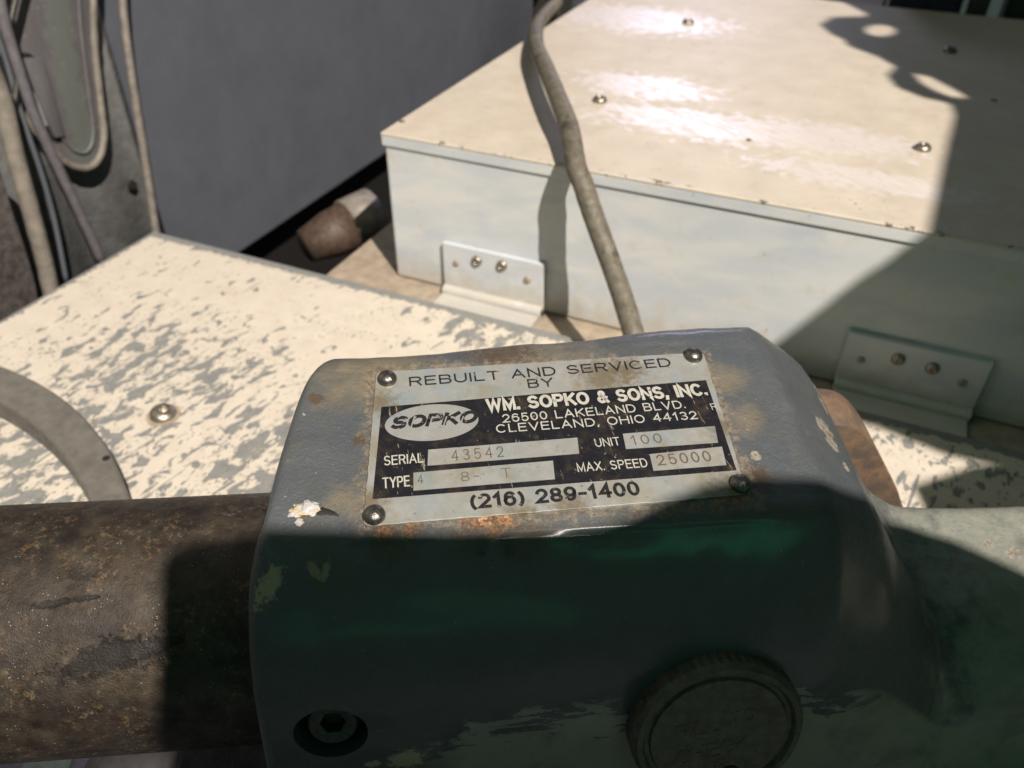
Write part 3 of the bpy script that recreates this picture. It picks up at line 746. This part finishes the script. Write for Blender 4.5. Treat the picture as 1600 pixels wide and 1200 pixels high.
def text_me(body, width, height, wt=.12, shear=0, ext=.00002, gap=.27):
    """single-stroke engraved letters: wt is stroke width / cap height"""
    h = height*wt*.5; x = 0; strokes = []
    for ch in body:
        w_, st = GL[ch]
        for l in st: strokes.append([(x+p_[0]+shear*p_[1], p_[1]) for p_ in l])
        x += w_+gap+ (wt*.6)
    total = x-gap-wt*.6
    sx = (width-2*h)/(total); sy = height-2*h
    vs_, fs_ = [], []
    for k, l in enumerate(strokes):
        P = [V((h+a*sx, h+b*sy)) for a, b in l]
        P = [p_ for i, p_ in enumerate(P) if i == 0 or (p_-P[i-1]).length > 1e-7]
        closed = (P[0]-P[-1]).length < 1e-6
        z = ext+k*2.5e-6 % 2.4e-5; b0 = len(vs_); n_ = len(P)
        for i, p_ in enumerate(P):
            a = (p_-P[i-1]).normalized() if i else ((p_-P[-2]).normalized() if closed else (P[1]-p_).normalized())
            b = (P[i+1]-p_).normalized() if i < n_-1 else ((P[1]-p_).normalized() if closed else a)
            na, nb_ = V((-a.y, a.x)), V((-b.y, b.x)); mm = (na+nb_)
            mm = mm.normalized() if mm.length > 1e-4 else na
            k_ = h/max(.34, mm.dot(na)); q0 = p_
            if not closed and i == 0: q0 = p_-b*h*.9
            if not closed and i == n_-1: q0 = p_+a*h*.9
            for sg in (1, -1):
                q_ = q0+mm*k_*sg; vs_.append((q_.x, q_.y, z)); vs_.append((q_.x, q_.y, 0))
        for i in range(n_-1):
            a0, a1 = b0+i*4, b0+(i+1)*4
            fs_ += [(a0, a0+2, a1+2, a1), (a0, a1, a1+1, a0+1), (a0+2, a0+3, a1+3, a1+2)]
        for a0 in (b0, b0+(n_-1)*4): fs_.append((a0, a0+1, a0+3, a0+2))
    me = bpy.data.meshes.new('letters'); me.from_pydata(vs_, [], fs_); me.validate()
    bm_ = bmesh.new(); bm_.from_mesh(me); 
    for f in bm_.faces:
        f.normal_update()
        if abs(f.normal.z) > .5 and f.normal.z < 0: f.normal_flip()
    bm_.to_mesh(me); bm_.free(); return me
# plate coordinates: homography-free, straight from pixels on the plate plane (mm)
npl = bpy.data.objects.new('nameplate', bpy.data.meshes.new('nameplate'))
PT = .55
plz = .25
def mat_plate():
    s = N('etched_aluminium')
    c = s.mix(s.rmp(s.noise(2.2, 7, .65), .35, .68), (.50, .50, .49), (.43, .44, .41))
    c = s.mix(s.rmp(s.noise(1.4, 7, .6, off=3), .50, .66, 0, .75), c, (.40, .36, .26))
    c = s.mix(s.rmp(s.noise(8, 7, .7, off=6), .62, .68, 0, .8), c, (.20, .15, .09))
    c = s.mix(s.rmp(s.noise(1.1, 5, .6, off=31), .5, .64, 0, .6), c, (.36, .45, .50))
    for cc, r in ((L(52, 36, .5), .5), (L(58, 38, .5), .35), (L(3, 30, .5), .3), (L(1.5, 5, .5), .25), (L(74, 2, .5), .55), (L(40, 1, .5), .3), (L(75, 20, .5), .3), (L(30, 0, .5), .3)):
        c = s.mix(s.math('MULTIPLY', s.blob(cc, r, .6, .9, 7), .75), c, (.22, .165, .09))
    b = s.bump(s.noise(6, 5, .6), .00012, .5); b = s.bump(s.noise(60, 3), .00002, .5, b)
    return s.out(c, s.rmp(s.noise(4, 6, .7), .3, .7, .30, .5), .45, b)
M_plate = mat_plate()
def mat_black():
    s = N('black_print')
    al = s.mapped(rot=(0, 0, .9), scale=(.25, 2.2, 1))
    c = (.012, .012, .016)
    k = s.math('MAXIMUM', s.rmp(s.noise(4.5, 8, .7, .3, co=al), .63, .66), s.rmp(s.noise(7, 7, .7, off=2), .655, .675))
    k = s.math('MAXIMUM', k, s.rmp(s.noise(2.5, 9, .75, off=21), .66, .69))
    c = s.mix(s.rmp(s.noise(2.2, 7, .7, off=9), .5, .7, 0, .55), c, (.075, .055, .035))
    c = s.mix(s.math('MULTIPLY', k, .75), c, (.33, .29, .22))
    return s.out(c, s.rmp(s.noise(5, 5), .3, .7, .25, .45), 0, s.bump(s.noise(9, 5), .00008, .5), .5)
M_black = mat_black()
def mat_print(name, a, b, th):
    s = N(name); k = s.math('MAXIMUM', s.rmp(s.noise(9, 7, .7, off=13), th, th+.02), s.rmp(s.noise(3, 8, .7, off=17), th+.02, th+.05))
    return s.out(s.mix(k, s.mix(s.rmp(s.noise(6, 4), .3, .7), a, tuple(x*1.25 for x in a)), b), .42, .2, s.bump(s.noise(20, 4), .0001))
M_ink = mat_print('black_ink', (.020, .019, .022), (.36, .34, .29), .615)
M_silver = mat_plate(); M_silver.name = 'silver_print'
M_white = mat_print('light_etched_lettering', (.50, .49, .44), (.05, .042, .035), .625)
M_stamp = mat_print('stamped_figure', (.13, .10, .065), (.40, .37, .29), .66)
# outline with rounded corners and slightly bitten edges
Pc = [hn(567, 822, PT), hn(1169, 772, PT), hn(1099, 550, PT), hn(588, 581, PT)]
outl = []
for i in range(4):
    a, b, c = V(Pc[i-1]), V(Pc[i]), V(Pc[(i+1) % 4])
    d1, d2 = (a-b).normalized(), (c-b).normalized()
    e0, e1_ = b+d1*1.4, b+d2*1.4
    for k in range(5):
        t_ = k/4; outl.append(e0*(1-t_)**2+b*2*t_*(1-t_)+e1_*t_*t_)
    nxt = V(Pc[(i+1) % 4]); far = nxt-d2*1.4
    for k in range(1, 60):
        q_ = e1_.lerp(far, k/60); perp = V((-d2.y, d2.x)); outl.append(q_+perp*(mn.noise(V((q_.x*1.3, q_.y*1.3, 1)))*.16+mn.noise(V((q_.x*4, q_.y*4, 3)))*.08))
bm = prism_bm([(q_.x*.001, q_.y*.001) for q_ in outl], PT*.001, HM, .00008, 1)
plate = from_bm('nameplate', bm, M_plate, head, label='scratched silver and black maker plate held by four rivets')
def px2p(px, py): return V(hn(px, py, PT))*.001
def sheet(name, pix, z, mat, h=.00003):
    pts_ = [px2p(*q_) for q_ in pix]
    bm_ = prism_bm([(q_.x, q_.y) for q_ in pts_], h, HM @ Matrix.Translation((0, 0, PT*.001+z)))
    return from_bm(name, bm_, mat, plate)
sheet('black_field', [(582, 780), (1151, 735), (1103, 594), (596, 636)], .00001, M_black)
sheet('silver_field', [(668, 728), (905, 709), (902, 684), (669, 703)], .00005, M_silver)
sheet('silver_field', [(646, 767), (867, 749), (864, 720), (646, 739)], .00005, M_silver)
sheet('silver_field', [(978, 702), (1122, 692), (1117, 666), (973, 678)], .00005, M_silver)
sheet('silver_field', [(1021, 736), (1135, 727), (1128, 698), (1015, 710)], .00005, M_silver)
# oval
oc_ = px2p(675, 660); ex = (px2p(748, 653)-px2p(602, 665))*.5; ey = (px2p(673, 632)-px2p(678, 688))*.5
bm = prism_bm([tuple((oc_+ex*math.cos(a*math.pi/36)+ey*math.sin(a*math.pi/36)))[:2] for a in range(72)], .00003, HM @ Matrix.Translation((0, 0, PT*.001+.00005)))
from_bm('oval_field', bm, M_silver, plate)
def text(body, bl, br, top, mat, wt=.12, shear=0, z=.00009, name='lettering', ext=.00002, gap=.27):
    """baseline from pixel bl to br, cap top above bl at 'top'"""
    a, b, c = px2p(*bl), px2p(*br), px2p(*top)
    x = (b-a); wd = x.length; x.normalize(); y = V((-x.y, x.x)); hh = (c-a).dot(y)
    me = text_me(body, wd, hh, wt, shear, ext, gap)
    me.transform(HM @ basis(V((x.x, x.y, 0)), V((y.x, y.y, 0)), V((0, 0, 1)), V((a.x, a.y, PT*.001+z)))); me.materials.append(mat)
    return put(bpy.data.objects.new(name, me), plate)
text('REBUILT AND SERVICED', (640, 604), (1050, 573), (641, 589.5), M_ink, .14, 0, gap=.24)
text('BY', (826, 607), (866, 604), (826, 593), M_ink, .14)
text('WM. SOPKO & SONS, INC.', (761, 644), (1107, 618), (757, 624), M_white, .20, gap=.24)
text('26500 LAKELAND BLVD.', (786, 661), (1072, 638), (785, 648), M_white, .125, gap=.26)
text('CLEVELAND, OHIO 44132', (776, 677), (1091, 655), (775, 664), M_white, .125, gap=.26)
text('SERIAL', (600, 728), (662, 723), (599, 713), M_white, .115)
text('TYPE', (598, 764), (641, 760), (598, 747), M_white, .115)
text('UNIT', (931, 699), (970, 696), (929, 686), M_white, .115)
text('MAX. SPEED', (903, 738), (1013, 730), (901, 724), M_white, .115)
text('(216) 289-1400', (736, 796), (1002, 774), (733, 773), M_ink, .20, gap=.24)
text('SOPKO', (609, 672), (745, 661), (605, 652), M_ink, .26, .28, gap=.16)
text('43542', (706, 721), (788, 714), (705, 704), M_stamp, .09, name='stamped_number', gap=.55)
text('4', (653, 757), (662, 756), (652, 743), M_stamp, .09, name='stamped_number')
text('8-  T', (721, 753), (800, 746), (720, 738), M_stamp, .08, name='stamped_number', gap=.4)
text('100', (988, 696), (1036, 692), (986, 681), M_stamp, .11, name='stamped_number', gap=.45)
text('25000', (1029, 728), (1113, 721), (1027, 711), M_stamp, .12, name='stamped_number', gap=.42)
text('R', (1113, 641), (1122, 640), (1112, 631), M_white, .1)
# stencil cuts through the oval's letters
for px in (632, 640, 668, 690, 716):
    sheet('stencil_gap', [(px, 672), (px+2.2, 672), (px+9, 651), (px+7, 651)], .00012, M_silver)
# rivets
rv = screw_me('rivet', .0021, .0015, mat=M_rivet)
bm = lathe_bm([(.00215, 0), (.0021, .0006), (.0018, .0012), (.0012, .00165), (.0005, .00185), (0, .0019)], 28)
bmesh.ops.recalc_face_normals(bm, faces=bm.faces)
rv = bpy.data.meshes.new('rivet'); bm.to_mesh(rv); bm.free(); rv.polygons.foreach_set('use_smooth', [True]*len(rv.polygons)); rv.materials.append(M_rivet)
for px, py in ((605, 593), (1083, 557), (1156, 757), (585, 806)):
    q_ = px2p(px, py); inst('rivet', rv, HM @ Matrix.Translation((q_.x, q_.y, PT*.001)), plate)
# raised casting letters worn on the cap
def cap_text(body, x, y, hh, wd, rot):
    me = text_me(body, wd, hh, .17, 0, .0005, .35)
    me.transform(kf @ Matrix.Rotation(math.pi, 4, 'Z') @ Matrix.Translation((x, y, .0110)) @ Matrix.Rotation(rot, 4, 'Z')); me.materials.append(M_cap)
    put(bpy.data.objects.new('raised_lettering', me), cap)
cap_text('FILL', -.0085, -.0005, .0042, .0085, .18); cap_text('TO', .0025, .0022, .0036, .0050, .18)
cap_text('CHECK', -.0080, -.0072, .0042, .0150, .18); cap_text('OIL', -.0040, -.0130, .0042, .0080, .18)
# paint lump and chip beside the plate
def lump(name, px, py, r, mat, sx=1.3, seed=0):
    p_, n_ = on_head(px, py); bm_ = bmesh.new(); bmesh.ops.create_icosphere(bm_, subdivisions=4, radius=1)
    for v in bm_.verts:
        d = v.co.copy(); k = 1+.45*mn.noise(d*1.6+V((seed, 0, 0)))+.25*mn.noise(d*5+V((seed, 3, 0)))
        v.co = V((d.x*sx*k, d.y*k, d.z*.28*k))*r
    return from_bm(name, bm_, mat, head, True, mw=axis_frame(p_, n_))
M_lump = N('dried_paint_lump'); M_lump = M_lump.out(M_lump.mix(M_lump.rmp(M_lump.noise(5, 5), .42, .58), (.58, .45, .27), (.52, .54, .60)), .5, 0, M_lump.bump(M_lump.noise(20, 5), .0003))
lump('paint_lump', 480, 794, .0016, M_lump, 1.6, 1); lump('paint_lump', 462, 801, .0012, M_lump, 1.2, 5); lump('paint_lump', 468, 816, .0008, M_lump, 1.0, 8)
smear('chip', [(484, 803), (500, 799), (516, 801), (530, 806)], [2, 7, 5, 1], on_head, 0, M_dark, head, .2, .00012)
# rust crust below the plate
M_crust = N('rust_crust'); M_crust = M_crust.out(M_crust.mix(M_crust.rmp(M_crust.noise(12, 5), .4, .6), (.07, .035, .02), (.50, .28, .14)), .6, 0, M_crust.bump(M_crust.noise(25, 5), .0004))
for i in range(16):
    lump('rust_crust', 762+random.gauss(0, 16), 810+random.gauss(0, 6), random.uniform(.0003, .0008), M_crust, 1.2, i)
print('SIL', [(round(a), round(b), round(c)) for a, b, c in SIL])

# rusty lug behind the housing
t = thing('rusty_lug', 'rusty brown rounded steel lug just behind the right shoulder of the spindle head', 'steel lug', L(130, 50, -95))
vl = 47
lp = [hv(x, y, vl) for x, y in ((1250, 700), (1275, 668), (1310, 664), (1342, 672), (1368, 700), (1390, 740), (1408, 782), (1414, 840), (1300, 860))]
fr = basis(U*.001, T*.001, -W*.001, L(0, vl+14, 0))
lp2 = crom([V(q_) for q_ in lp], 6)
bm = prism_bm([(q_.x, q_.y) for q_ in lp2], 14, fr, .8, 2)
o = from_bm('lug_body', bm, M_rust, t); angle_smooth(o, 40)

# ================================================================== LEFT BACKGROUND
XW = PLX0-.10
wb = hx(380, 388, XW); wb2 = hx(595, 246, XW); print('WALL', XW, wb, wb2)
zb = (wb.z+wb2.z)/2
wy0 = hx(232, 300, XW).y
t = thing('cabinet', 'smooth dark blue-grey cabinet wall behind the boxes with open gap below', 'cabinet', (XW, wy0+.4, -.30))
from_bm('side_panel', box_bm((XW-.02, wy0-.02, zb), (XW, wy0+1.2, zb+.9), .001), M_wall, t)
from_bm('plinth', box_bm((XW-.06, wy0-.02, -.299), (XW-.035, wy0+1.2, zb-.0005)), M_dark, t)

# machine column on the far left
XC = XW+.004
t = thing('machine_column', 'old grey cast machine column with a raised slot-shaped boss at the left edge', 'machine column', (XC, wy0-.1, -.30))
bmc = bmesh.new()
# ribbed vertical face: profile in y, extruded in z
yv = [wy0-.5+i*.004 for i in range(int(.5/.004)+1)]
prof = [(XC+.0012*math.sin((y_-wy0)*130)+.001*math.sin((y_-wy0)*61+1), y_) for y_ in yv]
vs = []; fs = []
for z in (-.29, .75):
    for x, y_ in prof: vs.append((x, y_, z))
n_ = len(prof)
for z in (-.29, .75):
    for x, y_ in prof: vs.append((XC-.05, y_, z))
for i in range(n_-1):
    fs.append((i, i+1, n_+i+1, n_+i)); fs.append((2*n_+i, 2*n_+i+1, 3*n_+i+1, 3*n_+i)); fs.append((n_+i, n_+i+1, 3*n_+i+1, 3*n_+i)); fs.append((i, i+1, 2*n_+i+1, 2*n_+i))
fs.append((0, n_, 3*n_, 2*n_)); fs.append((n_-1, 2*n_-1, 4*n_-1, 3*n_-1))
mesh('column_body', vs, fs, M_col, t, True)
XB = XC+.012
def trace(name, pix, x, depth, mat, parent, smooth=True, bev=.001):
    q_ = [hx(a, b, x) for a, b in pix]; q2 = [V((p_.y, p_.z)) for p_ in q_]
    if smooth: q2 = crom(q2, 5)
    fr = basis(V((0, 1, 0)), V((0, 0, 1)), V((1, 0, 0)), V((x-depth, 0, 0)))
    bm_ = prism_bm([(p_.x, p_.y) for p_ in q2], depth, fr, bev, 2)
    o_ = from_bm(name, bm_, mat, parent); angle_smooth(o_, 35); return o_
trace('boss', [(144, -60), (148, 60), (158, 150), (165, 215), (158, 250), (138, 266), (112, 262), (84, 240), (55, 205), (20, 165), (-60, 60), (-60, -60)], XB, .016, M_mint, t)
trace('slot_shade', [(-30, 84), (12, 84), (48, 84), (62, 110), (98, 205), (103, 218), (86, 222), (66, 200), (44, 170), (16, 158), (-30, 120)], XB+.0006, .002, M_dark, t, True, .0003)  # raised dark patch: the slot's shade is painted, not cut in
trace('slot_web', [(-30, 150), (18, 152), (32, 120), (58, 150), (80, 195), (70, 198), (48, 168), (18, 158), (-30, 156)], XB+.0012, .002, M_col, t, False, .0003)
trace('slot_rib', [(38, 92), (68, 90), (80, 130), (103, 214), (88, 216), (70, 175)], XB+.0035, .004, M_mint, t, False, .001)
tube('rim', crom([hx(a, b, XB+.0005) for a, b in ((146, -60), (147, 60), (156, 150), (162, 212), (155, 246), (137, 262), (112, 258), (84, 237), (55, 203), (20, 163), (-20, 112))], 8), .0022, M_hose, t, 10, .25)
tube('edge_bead', crom([hx(a, b, XB+.0008) for a, b in ((120, -60), (126, 40), (138, 140), (146, 205), (138, 235), (118, 236), (96, 215))], 8), .0010, M_mint, t, 8, .2)
p_ = hx(207, 289, XC+.004)
from_bm('bolt_hole', lathe_bm([(0, .001), (.003, .001), (.0035, -.001)], 14, basis(V((0, 1, 0)), V((0, 0, 1)), V((1, 0, 0)), p_)), M_dark, t)

def pxtube(name, pix, x, wpx, mat, label, cat, n=10, jit=.08):
    q_ = crom([hx(a, b, xx) for (a, b), xx in zip(pix, x)], 8)
    r_ = (q_[len(q_)//2]-CAM).dot(RF)*wpx/2/F
    return tube(name, q_, r_, mat, None, n, jit, label=label, cat=cat)
pxtube('steel_rod', [(187, -60), (196, 50), (212, 160), (229, 265), (247, 385)], [XW+.015]*5, 13, M_greymetal, 'thin straight dusty rod standing in front of the blue-grey cabinet', 'rod')
pxtube('thin_cable', [(-12, -60), (6, 30), (30, 110), (60, 195), (108, 298), (160, 410)], [XB+.012]*6, 17, M_cable, 'thin purple-grey cable running down across the slotted boss', 'cable')
pxtube('cream_hose', [(-40, 60), (0, 145), (22, 235), (48, 330), (72, 420), (92, 520)], [XB+.02]*6, 27, M_hose, 'wide cream hose at the far left edge beside the column', 'hose')
pxtube('black_cable', [(40, -60), (22, 10), (12, 70), (26, 120), (20, 170), (4, 200)], [XB+.009]*6, 9, M_blackox, 'thin black looping cable in front of the slotted boss', 'cable')
pxtube('grey_cable', [(-20, 10), (8, 90), (34, 180), (62, 262), (84, 340), (104, 440)], [XB+.006]*6, 8, M_wall, 'very thin blue-grey cable just left of the purple-grey one', 'cable')
t = thing('motor_casing', 'dark grimy motor casing in the far left corner above the chipped plate', 'motor casing', hx(10, 430, XB+.03))
trace('casing_body', [(-120, 180), (-30, 215), (0, 260), (22, 330), (45, 400), (62, 470), (66, 560), (-120, 600)], XB+.034, .02, mat_plain('grimy_grey_paint', (.12, .105, .10), .55, 0, .5, 2.5, .0005, 6), t, True, .002)

# rusty tube end in the gap under the cabinet
t = thing('rusty_pipe_stub', 'blurred rusty pipe end with grey collar in the dark gap beside the box', 'pipe', hz(530, 380, -.02))
a, b = hz(478, 385, -.015), hz(590, 333, -.01)
tube('pipe', [a, a.lerp(b, .35), a.lerp(b, .6)], .0, mat_plain('darkened_rust', (.085, .055, .038), .6, .1, .5, 3), t, 18, .1, radii=[.010, .0145, .015])  # separate darker rust: the gap's shade is put into its colour
tube('collar', [a.lerp(b, .58), a.lerp(b, .95)], .0165, M_greymetal, t, 22, .03)
# floor pan under gap
from_bm('sump_tray', box_bm((PLX0-.6, PLY1-.01, -.27), (e1+.01, PLY1+.6, -.26)), M_dark, kind='structure')

# top right: dark machine parts behind the box
t = thing('switch_housing', 'dark shadowed switch housing behind the far edge of the cream box', 'switch box', (hy(1450, 5, BYB+.03).x, BYB+.04, LZ))
xa, xb = hy(1385, 20, BYB+.03).x, hy(1500, 20, BYB+.03).x
from_bm('casing', box_bm((xa, BYB+.03, LZ), (xb, BYB+.12, BT+.05), .003), M_navy, t)
from_bm('post', box_bm((xb+.005, BYB+.03, LZ), (xb+.017, BYB+.06, BT+.06), .002), M_blackox, t)
from_bm('back_panel', box_bm((xb+.03, BYB+.05, LZ), (xb+.3, BYB+.09, BT+.09), .003), mat_plain('dark_green_paint', (.025, .05, .03), .5, 0, .5, 1), t)
from_bm('rear_shelf', box_bm((BX0+.02, BYB+.002, LZ), (xa-.003, BYB+.10, BT-.004), .002), M_tan, kind='structure')

# ================================================================== SHADE BLOCKER (unseen plates added behind the viewer, cut to the shade's outline)
DA, DB = .30, .44
GX = (RR-LD*RR.dot(LD)).normalized(); GY = LD.cross(GX)
M_blocker = mat_plain('dark_green_blocker_paint', (.035, .05, .042), .6, 0, .3, .5)
def gproj(P, d):
    O = CAM-LD*d; dd = LP-P; t_ = (O-P).dot(LD)/dd.dot(LD); q_ = P+dd*t_-O; return V((q_.dot(GX), q_.dot(GY)))
def gframe(d): return basis(GX, GY, LD, CAM-LD*d)
t = thing('shade_blocker', 'added unseen dark green plates behind the viewer, cut to throw the hard shade', 'shade blocker', CAM-LD*DA+GX*.3)
ga = [(-13, 130), (-12.4, 26), (-12.9, 10), (-14, -2), (-14.4, -7), (-13.6, -10.2), (-11.2, -12), (-5.9, -13), (.6, -13.8), (15, -13.6), (34.7, -13.2), (51.6, -13.6), (62, -14.6), (68.5, -16.5), (74.4, -19.6), (82.4, -22.6), (92.3, -24.4), (103, -24.2), (113.6, -22.6), (135, -21.5), (155, -20.5), (166, -15.8), (176.3, -8.5), (190, 2), (204, 0), (214, -40), (240, -48), (420, -30), (420, 130)]
k = (3-DA)/2.98
from_bm('lower_plate', prism_bm([(a*.001*k, b*.001*k) for a, b in ga], -.006, gframe(DA)), M_blocker, t)
fr_ = lambda x, y: hy(x, y, BY)
tp_ = lambda x, y: hz(x, y, BT)
gb_ = [gproj(p_, DB) for p_ in [hz(1312, 648, 0)-V((.012, 0, 0)), fr_(1180, 560), fr_(1225, 528), fr_(1290, 478), fr_(1350, 430), fr_(1405, 397), tp_(1446, 372), tp_(1462, 300), tp_(1475, 240), tp_(1490, 180), tp_(1484, 162), tp_(1440, 152), tp_(1400, 136), tp_(1385, 118), tp_(1398, 104), tp_(1370, 88), tp_(1325, 72), tp_(1318, 62), tp_(1296, 52), tp_(1280, 38), tp_(1300, 27), tp_(1348, 26), tp_(1355, 22), tp_(1320, 5), tp_(1280, -15)]]
kb = (3-DB)/2.8
gb_[1:1] = [V((.128, -.066))*kb, V((.130, -.088))*kb]
gb_ += [gb_[-1]+V((.9, 0)), V((.9, .1)), V((.24, .02))*kb, gproj(hz(1598, 738, 0), DB), gproj(hz(1480, 712, 0), DB), gproj(hz(1420, 688, 0), DB), gproj(hz(1370, 668, 0), DB)]
h1_ = [gproj(tp_(1375+24*math.cos(a*math.pi/6), 48+9*math.sin(a*math.pi/6)), DB) for a in range(12)]
h2_ = [gproj(tp_(x, y), DB) for x, y in ((1428, 116), (1450, 119), (1480, 134), (1512, 152), (1490, 153), (1462, 143), (1440, 131))]
bm = bmesh.new(); eds = []
for lp_ in (gb_, h1_, h2_):
    vv_ = [bm.verts.new((q_.x, q_.y, 0)) for q_ in lp_]
    eds += [bm.edges.new((vv_[i], vv_[(i+1) % len(vv_)])) for i in range(len(vv_))]
bmesh.ops.triangle_fill(bm, use_beauty=True, use_dissolve=False, edges=eds)
r_ = bmesh.ops.extrude_face_region(bm, geom=bm.faces[:])
bmesh.ops.translate(bm, verts=[v for v in r_['geom'] if isinstance(v, bmesh.types.BMVert)], vec=(0, 0, -.005))
bmesh.ops.transform(bm, matrix=gframe(DB), verts=bm.verts)
from_bm('upper_plate', bm, M_blocker, t)
tube('bracket', [CAM-LD*(DA+.006)+GX*.34+GY*.03, CAM-LD*(DA+.07)+GX*.36+GY*.02, CAM-LD*DB+GX*.38+GY*.0], .008, M_blocker, t)  # made-up support for the shade plates
tube('post', [CAM-LD*(DB+.01)+GX*.7, V(((CAM-LD*DB+GX*.7).x, (CAM-LD*DB+GX*.7).y, -.3))], .015, M_blocker, t)

# bolts low at the left, under the barrel
for px, py, r, mt, nm, lb in ((75, 1196, .009, mat_plain('pale_green_paint', (.030, .042, .042), .5, 0, .3, 3), 'hex_bolt', 'pale green hex bolt head at the bottom left corner under the barrel'),
                              (205, 1198, .014, mat_plain('dusty_dark_metal', (.035, .031, .034), .6, .1, .3, 2), 'round_knob', 'dusty pale round knob directly below the steel barrel')):
    q_ = hz(px, py, -.03); n6 = 6 if 'hex' in nm else 36
    prof = [(0, .0), (r, 0), (r, r*.9), (r*.9, r*1.1), (0, r*1.15)] if n6 == 6 else [(0, 0), (r*.8, 0), (r*.85, r*.4), (r, r*.6), (r, r*1.0), (r*.85, r*1.25), (r*.4, r*1.4), (0, r*1.42)]
    o = from_bm(nm, lathe_bm(prof, n6, Matrix.Translation(q_-V((0, 0, r)))), mt, None, n6 != 6, label=lb, cat='bolt' if n6 == 6 else 'knob')
